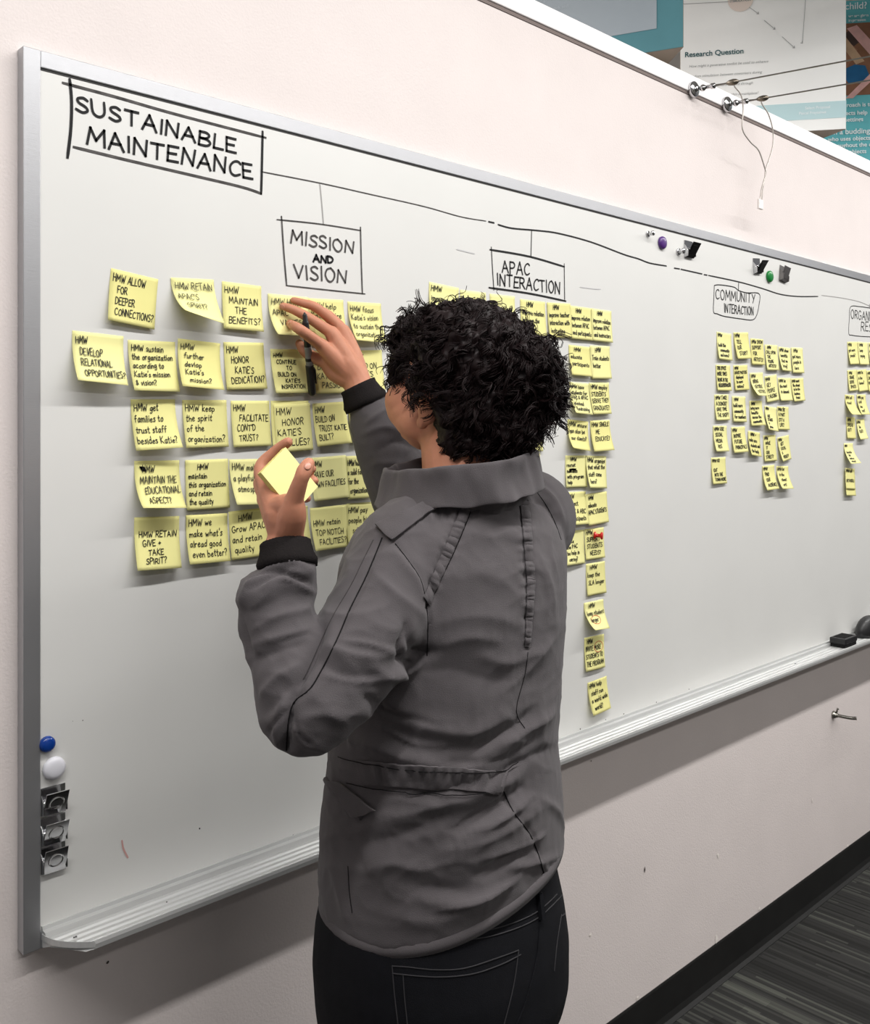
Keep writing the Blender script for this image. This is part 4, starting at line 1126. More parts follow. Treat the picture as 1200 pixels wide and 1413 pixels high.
body_me = build_body()
co = vcos(body_me)
def relax(me, c, mask, iters):
    e = np.empty(len(me.edges) * 2, dtype=np.int32); me.edges.foreach_get('vertices', e); e = e.reshape(-1, 2)
    e = e[mask[e[:, 0]] & mask[e[:, 1]]]
    cnt = np.zeros(len(c)); np.add.at(cnt, e[:, 0], 1); np.add.at(cnt, e[:, 1], 1); ok = cnt > 0
    for _ in range(iters):
        s = np.zeros_like(c); np.add.at(s, e[:, 0], c[e[:, 1]]); np.add.at(s, e[:, 1], c[e[:, 0]])
        c[ok] = c[ok] * .4 + .6 * s[ok] / cnt[ok][:, None]
    return c
hl = (co - np.array(HC)) @ np.array(HR)                         # head space
relax(body_me, co, (np.linalg.norm(co - np.array(HC), axis=1) < .17) & (np.abs(hl[:, 0]) > .022) & (np.abs(hl[:, 0]) < .068) & (hl[:, 2] < .0), 40)
# knuckle creases and tendons on the hands, eye sockets on the face
nr = vnor(body_me)
def dent(center, r, amp):
    d = np.linalg.norm(co - np.array(center), axis=1); w = np.exp(-(d / r) ** 2); co[:] += nr * (amp * w)[:, None]
for s in (-1, 1): dent(hd(s * .029, .094, .008), .014, -.006)
for px, py in ((413, 455), (428, 440), (437, 425)):
    dent(on_y(px, py, -.05), .007, .0012)
for k, (px, py, y) in enumerate(((443, 476, -.068), (457, 459, -.064), (467, 450, -.056))): dent(on_y(px, py, y), .009, .0018)
set_cos(body_me, co)
BODY = obj('body', body_me, M['skin'], PER)
BODY['label'] = 'bare hands, neck and face'
for s in (-1, 1):
    bm = bmesh.new(); ellipsoid(bm, hd(s * .029, .082, .008), (.012, .012, .012), HR, 16, 10)
    o = obj('eye', bm, mat('eye_white', srgb(225, 220, 215), .2), BODY); smooth(o)
    bm = bmesh.new(); ellipsoid(bm, hd(s * .029, .0905, .008), (.0055, .004, .0055), HR, 14, 8)
    o = obj('iris', bm, mat('eye_iris', srgb(50, 32, 22), .2), BODY); smooth(o)
body_bvh = bvh_of(BODY.data)
OFFB = world_loc(BODY)


def hit_body(px, py):
    d = (unproj(px, py, 1.0) - CAM).normalized()
    l, n, i, t = body_bvh.ray_cast(CAM - OFFB, d)
    return (l + OFFB, n) if l else (None, None)


def nail(px, py, ax, rx, ry):
    """thin plate on the finger surface; ax: pixel direction of the finger"""
    p, n = hit_body(px, py)
    if p is None: return
    p2, _ = hit_body(px + ax[0], py + ax[1])
    t = ((p2 if p2 else p + Vector((0, 0, .001))) - p); t = (t - n * t.dot(n)).normalized(); b = n.cross(t)
    bm = bmesh.new(); ellipsoid(bm, p + n * .0002, (rx, ry, .0011), Matrix((b, t, n)).transposed(), 16, 8)
    o = obj('fingernail', bm, M['nail'], BODY); smooth(o)


nail(389.5, 423.5, (-2, -1), .0042, .0055)
nail(400, 444.5, (-1.5, -1.5), .0040, .0045)
nail(424.5, 643, (1, -2), .0042, .0056)

# ---------------- jacket: trunk and sleeves as one cloth surface
def build_jacket():
    bm = bmesh.new()
    R = [(.929, .928, -.385, .180, .144), (.95, .928, -.385, .182, .145), (1.01, .929, -.386, .180, .142), (1.06, .930, -.387, .175, .138), (1.095, .931, -.387, .171, .134),
         (1.15, .934, -.388, .172, .133), (1.22, .939, -.389, .176, .131), (1.30, .945, -.390, .182, .128), (1.36, .951, -.390, .184, .120),
         (1.40, .957, -.390, .172, .106), (1.432, .958, -.389, .132, .090), (1.460, .958, -.388, .092, .078), (1.480, .958, -.388, .074, .068)]
    loft(bm, [ell_ring((cx, cy), a, b, z, 48, 2.35, (lambda x, y, f=max(0, min(1, (1.02 - z) / .1)): f * .20 * x)) for z, cx, cy, a, b in R])
    # left sleeve
    up = [Vector((.870, -.392, 1.385)), S_L, unproj(505, 880, 1.165), E_L + Vector((.012, 0, .012))]
    capsule_chain(bm, up, [.074, .070, .0625, .0590], 24, 6)
    wl = W_L + (E_L - W_L).normalized() * .036
    capsule_chain(bm, [E_L + Vector((.006, .0, .008)), unproj(396, 905, 1.13), unproj(382, 845, 1.15), wl], [.0560, .0455, .0455, .033], 24, 6)
    ellipsoid(bm, unproj(380, 817, 1.155), (.052, .042, .034), Matrix.Rotation(math.radians(-8), 3, 'Y'))                # cloth bunched above the cuff
    # right sleeve, reaching up to the board
    wr = W_R + (E_R - W_R).normalized() * .034
    capsule_chain(bm, [Vector((1.055, -.385, 1.395)), S_R, S_R.lerp(E_R, .55), E_R], [.078, .078, .072, .066], 24, 6)
    capsule_chain(bm, [E_R, E_R.lerp(wr, .45) + Vector((0, .0, -.01)), E_R.lerp(wr, .8), wr], [.068, .063, .052, .036], 24, 6)
    return remeshed(bm, .0034, 9, .5)


jk = build_jacket()
jb = bvh_of(jk)
co = vcos(jk); nr = vnor(jk)


def surf_line(pts, bvh):
    """photo pixels -> points on the cloth, splined"""
    P = catmull([Vector((x, y, 0)) for x, y in pts], 6) if len(pts) > 2 else [Vector((pts[0][0], pts[0][1], 0)).lerp(Vector((pts[1][0], pts[1][1], 0)), k / 10) for k in range(11)]
    out = []
    for p in P:
        l, n, i, d = hit(bvh, p.x, p.y)
        if l is not None: out.append((l, n))
    return out


def seg_dist(P, A, B):
    ab = B - A; t = np.clip(((P - A) @ ab) / max(ab @ ab, 1e-12), 0, 1); q = A + t[:, None] * ab
    return np.linalg.norm(P - q, axis=1)


disp = np.zeros(len(co))
def fold(pts, amp, w, taper=True):
    """soft ridge (amp > 0) or valley (amp < 0), in millimetres, w = half width in mm"""
    L = surf_line(pts, jb)
    if len(L) < 2: return
    A = np.array([l[:] for l, _ in L]); n = len(A); w = w * .001
    lo, hi = A.min(0) - w * 3, A.max(0) + w * 3
    idx = np.where(np.all((co > lo) & (co < hi), axis=1))[0]
    if len(idx) == 0: return
    best = np.zeros(len(idx))
    for k in range(n - 1):
        if np.linalg.norm(A[k + 1] - A[k]) > .05: continue
        tp = math.sin(math.pi * min(max((k + .5) / (n - 1), .0), 1)) ** .6 if taper else 1
        d = seg_dist(co[idx], A[k], A[k + 1])
        best = np.maximum(best, tp * (.6 * np.exp(-(d / w) ** 2) + .4 * np.exp(-d / (w * .45))))
    disp[idx] += amp * .0015 * best


# the folds the cloth takes: trunk
for f in (
    # waist: big drag folds running down-left to up-right under the shoulder blades
    ([(505, 985), (560, 1020), (640, 1035), (700, 1010), (742, 975)], -5, 14), ([(520, 960), (580, 1000), (650, 1012), (705, 985)], 4, 12),
    ([(470, 1015), (530, 1035), (600, 1060)], 5, 11), ([(690, 1030), (730, 1005), (765, 985)], 5, 10), ([(560, 1040), (640, 1060), (720, 1030)], 4, 9),
    ([(600, 1052), (680, 1050), (740, 1018)], -4, 8), ([(680, 1075), (720, 1050), (765, 1030)], -4, 9),
    # below the belt: fan of folds towards the left pocket
    ([(520, 1135), (580, 1118), (650, 1100), (720, 1070)], 4.5, 11), ([(500, 1165), (560, 1150), (625, 1120)], -5, 12), ([(622, 1148), (665, 1122), (730, 1082)], -6.5, 14),
    ([(615, 1175), (680, 1155), (745, 1115)], 6, 15), ([(640, 1190), (690, 1175), (740, 1150)], 3, 12), ([(655, 1210), (690, 1190), (725, 1168)], -5, 10), ([(590, 1245), (650, 1243), (710, 1218)], 5, 10),
    ([(570, 1222), (610, 1228), (640, 1232)], -5.5, 11), ([(500, 1205), (540, 1190), (580, 1200)], 3.5, 11), ([(480, 1150), (500, 1190), (520, 1230)], -3, 14), ([(700, 1197), (740, 1190), (775, 1180)], 3.5, 6),
    ([(738, 1185), (752, 1200), (758, 1215)], 3, 6), ([(742, 1100), (770, 1120), (778, 1150)], 3, 8), ([(460, 1200), (470, 1240), (480, 1270)], 3, 12), ([(520, 1260), (600, 1270), (680, 1245)], 2.5, 12),
    # upper back
    ([(600, 860), (660, 850), (720, 862)], 3, 16), ([(610, 895), (570, 905), (545, 915)], -4, 9), ([(590, 900), (640, 880), (690, 885)], 3.5, 12), ([(740, 760), (760, 810), (765, 860)], 2.5, 12),
    ([(595, 830), (592, 870), (588, 905)], 2.5, 10), ([(560, 930), (620, 925), (690, 940), (745, 930)], -3.5, 20), ([(640, 740), (690, 730), (720, 740)], 2, 14), ([(655, 790), (690, 800), (720, 830)], 2, 14),
    ([(690, 960), (730, 925), (760, 885)], 3, 10), ([(660, 905), (700, 915), (745, 900)], 2.5, 10),
    # left sleeve
    ([(590, 905), (565, 918), (552, 895), (560, 860)], -7, 8), ([(575, 915), (545, 935), (510, 920)], 5, 9), ([(425, 960), (460, 980), (510, 985), (550, 965)], 2.5, 12), ([(450, 890), (490, 905), (540, 905)], 4, 9),
    ([(440, 910), (480, 935), (530, 930)], -3.5, 9), ([(420, 990), (450, 985), (480, 1000)], 3.5, 7), ([(405, 1000), (425, 1025), (455, 1035)], 3.5, 8), ([(402, 960), (398, 1000), (400, 1035)], -5.5, 6),
    ([(392, 965), (380, 1000), (385, 1035)], 3, 6), ([(400, 965), (435, 900), (445, 868)], -5, 7), ([(350, 890), (385, 880), (425, 872)], 4, 7), ([(352, 910), (390, 895), (420, 888)], -3.5, 7),
    ([(360, 960), (385, 935), (415, 915)], 4, 8), ([(366, 985), (392, 955), (410, 935)], -3, 7), ([(352, 840), (380, 810), (425, 815)], 3.5, 10), ([(330, 830), (352, 800), (400, 790), (438, 802)], 4, 7),
    ([(340, 815), (370, 800), (405, 782)], -3.5, 5), ([(335, 855), (343, 890), (350, 905)], -3, 8), ([(360, 790), (400, 775), (430, 790)], 3.5, 6), ([(520, 800), (560, 830), (585, 850)], 3, 10), ([(500, 850), (540, 870), (570, 860)], 2.5, 12),
    ([(550, 770), (575, 800), (588, 830)], 3, 9),
    ([(384, 886), (405, 880), (428, 874)], -3, 5), ([(445, 862), (436, 885), (424, 915), (410, 945), (400, 968)], -6, 6), ([(345, 800), (385, 790), (425, 808)], -5, 4), ([(362, 812), (395, 800), (432, 818)], 4, 4), ([(350, 870), (385, 850), (430, 840)], 3, 6), ([(398, 975), (378, 1000), (366, 1020)], -3.5, 3), ([(402, 985), (392, 1010), (396, 1040)], -4, 3), ([(404, 990), (415, 1015), (435, 1030)], -3.5, 3.5), ([(445, 930), (490, 940), (540, 935)], 3, 5), ([(470, 885), (510, 890), (560, 905)], 3.5, 5), ([(590, 905), (570, 925), (545, 930)], 5, 5), ([(500, 960), (545, 985), (600, 1000)], -4, 6), ([(520, 1000), (570, 1025), (620, 1032)], 4, 4), ([(640, 1150), (690, 1130), (735, 1098)], 4, 5), ([(670, 1185), (720, 1168), (750, 1150)], 4, 4), ([(560, 1100), (610, 1090), (660, 1075)], -3.5, 4), ([(600, 1255), (660, 1240), (715, 1210)], 3.5, 4), ([(560, 860), (570, 895), (600, 900)], -4, 8),
    # right sleeve
    ([(500, 600), (530, 590), (560, 600)], 3.5, 7), ([(515, 625), (545, 610), (580, 620)], -3.5, 8), ([(505, 585), (525, 570), (545, 560)], 3, 6), ([(545, 650), (560, 630), (575, 620)], -3, 7), ([(520, 640), (545, 640), (570, 655)], 3, 8),
    # right shoulder
    ([(745, 670), (765, 690), (778, 720)], 3, 8), ([(730, 690), (755, 700), (775, 740)], -3, 7),
): fold(*f)
# seams pulled into the cloth
SEAMS = {
    'back_left': [(655, 690), (642, 725), (625, 765), (605, 805), (588, 838)],
    'back_left_b': [(640, 690), (628, 722), (612, 760), (596, 795), (588, 822)],
    'back_right': [(728, 690), (731, 740), (737, 800), (735, 850), (729, 893)],
    'back_right_b': [(716, 690), (722, 740), (726, 800), (727, 850), (724, 893)],
    'armhole': [(545, 750), (562, 772), (580, 800), (588, 835), (590, 870), (589, 905)],
    'sleeve': [(527, 742), (516, 770), (503, 800), (483, 840), (466, 880), (446, 920), (428, 950), (405, 970), (397, 1000), (395, 1035)],
    'sleeve_front': [(515, 745), (500, 775), (484, 808), (462, 845), (444, 882), (428, 918), (418, 938)],
    'low_right': [(695, 1092), (708, 1120), (730, 1150), (742, 1178), (752, 1212)],
    'mid_right': [(728, 900), (724, 930), (712, 980), (724, 1005)],
    'low_left': [(480, 1195), (482, 1230), (486, 1260)],
    'shoulder_right': [(735, 672), (752, 695), (765, 720), (774, 745)],
}
for k in ('back_left', 'back_left_b', 'back_right', 'back_right_b', 'armhole', 'sleeve', 'low_right'):
    fold(SEAMS[k], -1.8, 4.5, False)
# puckers across the two gathered back seams and round the collar
rnd = random.Random(4)
for (p0, p1, q0, q1) in (((655, 690), (588, 838), (640, 690), (588, 822)), ((729, 690), (729, 893), (717, 690), (724, 893))):
    for k in range(13):
        t = (k + .5) / 13 + rnd.uniform(-.02, .02)
        a = (p0[0] + (p1[0] - p0[0]) * t, p0[1] + (p1[1] - p0[1]) * t); b = (q0[0] + (q1[0] - q0[0]) * t, q0[1] + (q1[1] - q0[1]) * t)
        m_ = ((a[0] + b[0]) / 2, (a[1] + b[1]) / 2)
        ex = lambda p: (m_[0] + (p[0] - m_[0]) * 2.0, m_[1] + (p[1] - m_[1]) * 2.0 + rnd.uniform(-3, 3))
        if abs(a[0] - b[0]) + abs(a[1] - b[1]) < 5: ex = lambda p: (m_[0] + (8 if p is a else -8), m_[1])
        fold([ex(a), m_, ex(b)], rnd.choice([1.8, -2.0]), 4.0)
for k in range(16):
    x = 560 + k * 11; fold([(x, 705 - (x - 560) * .18), (x + rnd.uniform(-4, 4), 728 - (x - 560) * .18)], rnd.choice([2.2, -2.2]), 4.5)
# slow unevenness of worn cloth
for i in range(len(co)):
    v = Vector(co[i]); q_ = v + .02 * noise.noise_vector(v * 9)
    r1 = 1 - abs(noise.noise(Vector((q_.x * 15, q_.y * 15, q_.z * 24)))); r2 = 1 - abs(noise.noise(Vector((q_.x * 34, q_.y * 34, q_.z * 46 + 5))))
    am = .55 + .9 * noise.noise(v * 5 + Vector((4, 4, 4)))
    disp[i] += .0016 * noise.noise(v * 14) + am * (.0042 * (r1 ** 3 - .4) + .0016 * (r2 ** 3 - .4))
co += nr * disp[:, None]
set_cos(jk, co)
JK = obj('jacket', jk, M['jacket'], PER); smooth(JK)
jb = bvh_of(jk)
OFFJ = world_loc(JK)


def hitj(px, py):
    d = (unproj(px, py, 1.0) - CAM).normalized()
    l, n, i, t = jb.ray_cast(CAM - OFFJ, d)
    return (l + OFFJ, n) if l else (None, None)


def line_on(pts, off, step=4):
    P = []
    for a, b in zip(pts, pts[1:]):
        n = max(1, int(math.hypot(b[0] - a[0], b[1] - a[1]) / step))
        for k in range(n): P.append((a[0] + (b[0] - a[0]) * k / n, a[1] + (b[1] - a[1]) * k / n))
    P.append(pts[-1]); out = []
    for x, y in P:
        l, n = hitj(x, y)
        if l is not None and (not out or (l - out[-1]).length < .04): out.append(l + n * off)
    return out


def seam(name, pts, r, m, off=.0002, dash=None):
    P = [(v.x, v.y) for v in catmull([Vector((x, y, 0)) for x, y in pts], 4)] if len(pts) > 2 else pts
    L = line_on(P, off)
    if len(L) < 2: return
    bm = bmesh.new()
    if dash:
        for k in range(0, len(L) - dash, dash + 1): bm_tube(bm, L[k:k + dash + 1], r, 5)
    else: bm_tube(bm, L, r, 6)
    o = obj(name, bm, m, JK); smooth(o); return o


for k in ('armhole', 'sleeve', 'mid_right', 'low_right', 'low_left', 'shoulder_right'):
    seam('seam', SEAMS[k], .0009 if k in ('sleeve', 'low_right') else .0006, M['seam'])
for k in ('back_left', 'back_left_b', 'back_right', 'back_right_b', 'sleeve_front'):
    seam('seam', SEAMS[k], .0006 if k != 'sleeve_front' else .0005, M['seam'] if k != 'sleeve_front' else M['stitch'])


def patch(name, quad, nu, nv, off, thick, m, edge=.0, parent=None, ripple=None):
    """cloth piece lying on the jacket: quad = 4 pixel corners (tl, tr, br, bl)"""
    g = []
    for j in range(nv + 1):
        row = []
        for i in range(nu + 1):
            s, t = i / nu, j / nv
            x = (quad[0][0] * (1 - s) + quad[1][0] * s) * (1 - t) + (quad[3][0] * (1 - s) + quad[2][0] * s) * t
            y = (quad[0][1] * (1 - s) + quad[1][1] * s) * (1 - t) + (quad[3][1] * (1 - s) + quad[2][1] * s) * t
            l, n = hitj(x, y)
            if l is None: row.append(None); continue
            h = off + (ripple(s, t) if ripple else 0)
            row.append((l + n * h, l - n * .002))
        g.append(row)
    # soften what the cloth below prints through
    bm = bmesh.new(); V = [[(bm.verts.new(c[0]) if c else None) for c in r] for r in g]
    for j in range(nv):
        for i in range(nu):
            q = (V[j][i], V[j + 1][i], V[j + 1][i + 1], V[j][i + 1])
            if all(q): bm.faces.new(q)
    bmesh.ops.smooth_vert(bm, verts=bm.verts[:], factor=.4, use_axis_x=True, use_axis_y=True, use_axis_z=True)
    if not bm.faces: bm.free(); return None
    o = obj(name, bm, m, parent or JK); smooth(o)
    s = o.modifiers.new('cloth', 'SOLIDIFY'); s.thickness = thick; s.offset = 0
    b = o.modifiers.new('soft', 'BEVEL'); b.width = .0008; b.segments = 2; b.limit_method = 'ANGLE'
    return o


# epaulette on the left shoulder
ep = patch('epaulette', ((517, 727), (594, 690), (606, 700), (540, 749)), 14, 7, .0045, .0035, M['jacket_worn'])
# gathered waistband across the small of the back
rr = random.Random(11); ph = [rr.uniform(0, 6.28) for _ in range(3)]
patch('waistband', ((492, 1048), (700, 1064), (690, 1096), (500, 1082)), 90, 6, .0022, .003, M['jacket_worn'], ripple=lambda s, t: .0024 * math.sin(s * 80 + ph[0] + 2 * math.sin(s * 11)) * math.sin(math.pi * min(1, t + .05)) * (1 if .12 < s < .98 else .2))
seam('seam', [(470, 1044), (500, 1052), (560, 1060), (640, 1064), (690, 1062), (712, 1048)], .0006, M['seam'], .0045)
seam('seam', [(480, 1080), (520, 1088), (590, 1096), (640, 1098), (690, 1092)], .0006, M['seam'], .003)
# gathered strips along the two back seams
for q_, n_ in ((((640, 691), (655, 691), (592, 836), (583, 824)), 30), (((716, 692), (729, 692), (738, 800), (726, 800)), 22), (((726, 800), (738, 800), (730, 893), (723, 893)), 19)):
    patch('gathered_seam', q_, 6, 110, .0012, .002, M['jacket_worn'], ripple=lambda s, t, n_=n_: .0015 * abs(math.sin(t * n_ * 1.5 + 1.2 * math.sin(t * 23))) * math.sin(math.pi * s) ** .5)
# pocket flap at the left hip
patch('pocket_flap', ((455, 1076), (472, 1078), (524, 1120), (492, 1130)), 10, 8, .006, .004, M['jacket_worn'])
bm = bmesh.new(); L_ = line_on([(446, 1068), (458, 1088), (478, 1104), (500, 1128)], .001)
if len(L_) > 2:
    bm_tube(bm, catmull(L_, 3), .0045, 8); o = obj('pocket_edge', bm, M['jacket_worn'], JK); smooth(o)
# rolled hem along the bottom edge
R_ = ell_ring((.928, -.385), .180, .144, .934, 90, 2.35, lambda x, y: .20 * x)
bm = bmesh.new()
hem = []; rad_ = []
for p in R_:
    c = Vector((.928, -.385, p.z)); d = (p - c).normalized()
    l, n, i, t = jb.ray_cast(p + d * .1 - OFFJ + Vector((0, 0, .014)), -d)
    rad_.append(((l + OFFJ) - c).xy.length if l else (p - c).length)
for _ in range(6): rad_ = [(rad_[k - 1] + 2 * rad_[k] + rad_[(k + 1) % len(rad_)]) / 4 for k in range(len(rad_))]
for p, rq in zip(R_, rad_):
    c = Vector((.928, -.385, p.z)); d = (p - c).normalized()
    q = c + d * (rq + .0008)
    hem.append([q - d * .0008 + Vector((0, 0, .006)), q + d * .0002 + Vector((0, 0, -.003)), q - d * .0002 + Vector((0, 0, -.011)), q - d * .0035 + Vector((0, 0, -.011)), q - d * .006 + Vector((0, 0, .006))])
hv = [[bm.verts.new(p) for p in r] for r in hem]
for k in range(len(hv)):
    a = hv[k]; b = hv[(k + 1) % len(hv)]
    for j in range(5): bm.faces.new((a[j], a[(j + 1) % 5], b[(j + 1) % 5], b[j]))
for _ in range(1): bmesh.ops.smooth_vert(bm, verts=bm.verts[:], factor=.3, use_axis_x=True, use_axis_y=True, use_axis_z=True)
bmesh.ops.recalc_face_normals(bm, faces=bm.faces[:])
o = obj('hem', bm, M['jacket'], JK); smooth(o)

# cuffs: dark ribbed bands round both wrists
def cuff(w, e, r0, r1, ln, start):
    d = (w - e).normalized(); a, b = frame_for(d); bm = bmesh.new(); rings = []
    n = 72
    for t, rr in ((0, r0 * .9), (0.02, r0), (.25, r0 * 1.02), (.5, (r0 + r1) / 2), (.8, r1 * 1.01), (.97, r1), (1.0, r1 * .93), (.9, r1 * .88), (.4, r1 * .86)):
        rings.append([w + d * (start + ln * t) + (rr + .0009 * (k % 2) + .0012 * noise.noise(Vector((k * .3, t * 3, r0 * 90)))) * (math.cos(2 * math.pi * k / n) * a + math.sin(2 * math.pi * k / n) * b) for k in range(n)])
    loft(bm, rings, False); bmesh.ops.recalc_face_normals(bm, faces=bm.faces[:])
    o = obj('cuff', bm, M['cuff'], JK); smooth(o); o['label'] = 'dark ribbed cuff'
cuff(W_L, E_L, .036, .0305, .034, -.030)
cuff(W_R, E_R, .0375, .0310, .038, -.026)

# wide collar standing round the neck, its edge folded over
def collar():
    bm = bmesh.new(); n = 120; rings = []
    prof = [(1.425, .084), (1.450, .090), (1.475, .095), (1.495, .0990), (1.503, .1015), (1.507, .1050), (1.505, .1085), (1.498, .1105), (1.485, .1125), (1.470, .1155), (1.457, .1190), (1.4515, .1205), (1.4500, .1190), (1.4530, .1150), (1.462, .1100), (1.450, .1020), (1.430, .0930)]
    for z, r in prof:
        ring = []
        for k in range(n):
            t = 2 * math.pi * k / n; cx, sy = math.cos(t), math.sin(t)
            w = 1 + .05 * noise.noise(Vector((cx * 1.7, sy * 1.7, z * 9))) + .02 * noise.noise(Vector((cx * 5, sy * 5, z * 30)))
            w += .040 * noise.noise(Vector((t * 3.1, z * 26, 1.7))) + .022 * noise.noise(Vector((t * 8, z * 55, 9)))
            w += .030 * (1 - abs(noise.noise(Vector((cx * 4 + z * 12, sy * 4, z * 20))))) ** 3 - .012
            zz = z + (.005 * noise.noise(Vector((t * 2.6, 7, 2))) if z < 1.47 and r > .105 else 0) + .014 * cx - .010 * sy * (1 if sy > 0 else .2) + .005 * noise.noise(Vector((cx * 2.2, sy * 2.2, 3.1)))
            ring.append(Vector((.956 + r * .98 * w * cx, -.388 + r * 1.0 * w * sy, zz)))
        rings.append(ring)
    rings.append(rings[0])
    R = [[bm.verts.new(p) for p in r] for r in rings[:-1]]; R.append(R[0])
    for r0, r1 in zip(R, R[1:]):
        for k in range(n): bm.faces.new((r0[k], r0[(k + 1) % n], r1[(k + 1) % n], r1[k]))
    bmesh.ops.recalc_face_normals(bm, faces=bm.faces[:])
    o = obj('collar', bm, M['jacket'], JK); smooth(o)
    s = o.modifiers.new('s', 'SUBSURF'); s.levels = 1; s.render_levels = 1
    return o
collar()
# ---------------- jeans
bm = bmesh.new()
loft(bm, [ell_ring((.925, cy), a, b, z, 40, 2.3) for z, cy, a, b in ((.72, -.388, .178, .146), (.76, -.390, .184, .154), (.82, -.388, .188, .154), (.87, -.386, .184, .148), (.92, -.385, .174, .138), (.96, -.385, .165, .128))])
for s in (-1, 1):
    x = .925 + s * .090
    capsule_chain(bm, [(x, -.388, .76), (x, -.380, .60), (x, -.372, .46), (x + s * .004, -.395, .10)], [.094, .084, .066, .056], 24, 5)
je = remeshed(bm, .0065, 6)
JE = obj('jeans', je, M['jeans'], PER); smooth(JE)
eb = bvh_of(je); OFFE = world_loc(JE)


def jean_line(name, pts, r=.0008, m=None, off=.0006):
    P = [(v.x, v.y) for v in catmull([Vector((x, y, 0)) for x, y in pts], 6)] if len(pts) > 2 else [(pts[0][0] + (pts[1][0] - pts[0][0]) * k / 8, pts[0][1] + (pts[1][1] - pts[0][1]) * k / 8) for k in range(9)]
    L = []
    for x, y in P:
        d = (unproj(x, y, 1.0) - CAM).normalized(); l, n, i, t = eb.ray_cast(CAM - OFFE, d)
        if l is not None: L.append(l + OFFE + n * off)
    if len(L) < 2: return
    bm = bmesh.new(); bm_tube(bm, L, r, 5); obj(name, bm, m or M['jean_stitch'], JE)


for dy in (0, 9): jean_line('stitching', [(585, 1288 + dy), (650, 1287 + dy), (700, 1276 + dy), (745, 1255 + dy), (785, 1215 + dy)])
jean_line('stitching', [(541, 1333), (560, 1334), (600, 1338), (640, 1336), (685, 1322), (715, 1311)]); jean_line('stitching', [(541, 1343), (600, 1348), (650, 1344), (690, 1331), (718, 1317)])
jean_line('stitching', [(541, 1332), (544, 1370), (549, 1413)]); jean_line('stitching', [(556, 1344), (558, 1375), (562, 1413)]); jean_line('stitching', [(715, 1311), (708, 1360), (695, 1413)])
jean_line('stitching', [(775, 1264), (782, 1258), (790, 1250)]); jean_line('stitching', [(774, 1262), (768, 1300), (764, 1340)])
jean_line('back_seam', [(745, 1262), (740, 1320), (725, 1380), (712, 1413)], .0012, M['jeans'])
def belt_loop(x0, y0, x1, y1, r):
    jean_line('belt_loop', [(x0, y0), (x1, y1)], r, M['jeans'], .003)
belt_loop(741, 1232, 745, 1268, .0055)
for s in (-1, 1):
    x = .925 + s * .098; bm = bmesh.new()
    rings = []
    for y, w, h in ((-.455, .018, .03), (-.445, .034, .07), (-.40, .040, .10), (-.34, .042, .085), (-.28, .046, .060), (-.21, .044, .048), (-.175, .030, .038), (-.165, .012, .025)):
        rings.append([Vector((x + w * math.cos(t), y, max(.002, h / 2 + h / 2 * math.sin(t)))) for t in np.linspace(0, 2 * math.pi, 20, endpoint=False)])
    loft(bm, rings); bmesh.ops.recalc_face_normals(bm, faces=bm.faces[:])
    o = obj('shoe', bm, M['shoe'], PER); smooth(o)

# ---------------- hair: lumpy mass plus loose curls
def hair_mass():
    bm = bmesh.new()
    u = unproj
    for (px, py, z, rx, ry, rz) in ((648, 500, 1.385, .092, .105, .090), (628, 462, 1.41, .070, .08, .048), (690, 488, 1.36, .056, .07, .056), (722, 512, 1.34, .052, .06, .054), (655, 560, 1.345, .070, .060, .066),
                                    (640, 606, 1.335, .044, .04, .034), (588, 470, 1.45, .040, .05, .046), (575, 505, 1.475, .028, .04, .040), (742, 545, 1.34, .036, .05, .040), (700, 590, 1.33, .048, .045, .040), (632, 540, 1.365, .024, .035, .046),
                                    (676, 606, 1.33, .040, .035, .030), (566, 524, 1.412, .018, .03, .020), (557, 494, 1.415, .020, .034, .036), (551, 518, 1.415, .013, .024, .022), (560, 462, 1.42, .02, .03, .03), (567, 497, 1.388, .015, .02, .020)):
        c = u(px, py, z)
        R = Matrix((RGT, FWD, Vector((0, 0, 1)))).transposed()
        ellipsoid(bm, c, (rx, ry, rz), R, 22, 14)
    me = remeshed(bm, .004, 4)
    c = vcos(me); nn = vnor(me)
    for i in range(len(c)):
        v = Vector(c[i])
        k = noise.noise(v * 42) * .006 + noise.noise(v * 95 + Vector((5, 2, 1))) * .0035 + .004 * noise.cell(v * 60) - .003
        c[i] = c[i] + nn[i] * k
    set_cos(me, c)
    return me


hm = hair_mass()
HAIR = obj('hair', hm, M['hair'], PER); smooth(HAIR)
HAIR['label'] = 'short dark curly hair'
hb = [(p.center.copy() + world_loc(HAIR), p.normal.copy(), p.area) for p in hm.polygons]


def curl(bm, root, n, ln, rad, turns, droop, tr, rnd, seg=13):
    """one wavy lock: leaves the head along n, droops, coils"""
    pts = []; d = n.copy(); p = root - n * .006
    a, b = frame_for(d)
    ph = rnd.uniform(0, 6.28)
    for k in range(seg):
        t = k / (seg - 1)
        w = rad * min(1, t * 2.2)
        ang = ph + turns * 2 * math.pi * t
        pts.append(p + w * (math.cos(ang) * a + math.sin(ang) * b))
        d = (d + Vector((0, 0, -droop)) * (.4 + t)).normalized()
        a = (a - d * a.dot(d)).normalized(); b = d.cross(a)
        p = p + d * (ln / seg)
    rr = [tr * (1 - .55 * (k / (seg - 1))) for k in range(seg)]
    bm_tube(bm, pts, rr, 4, False)


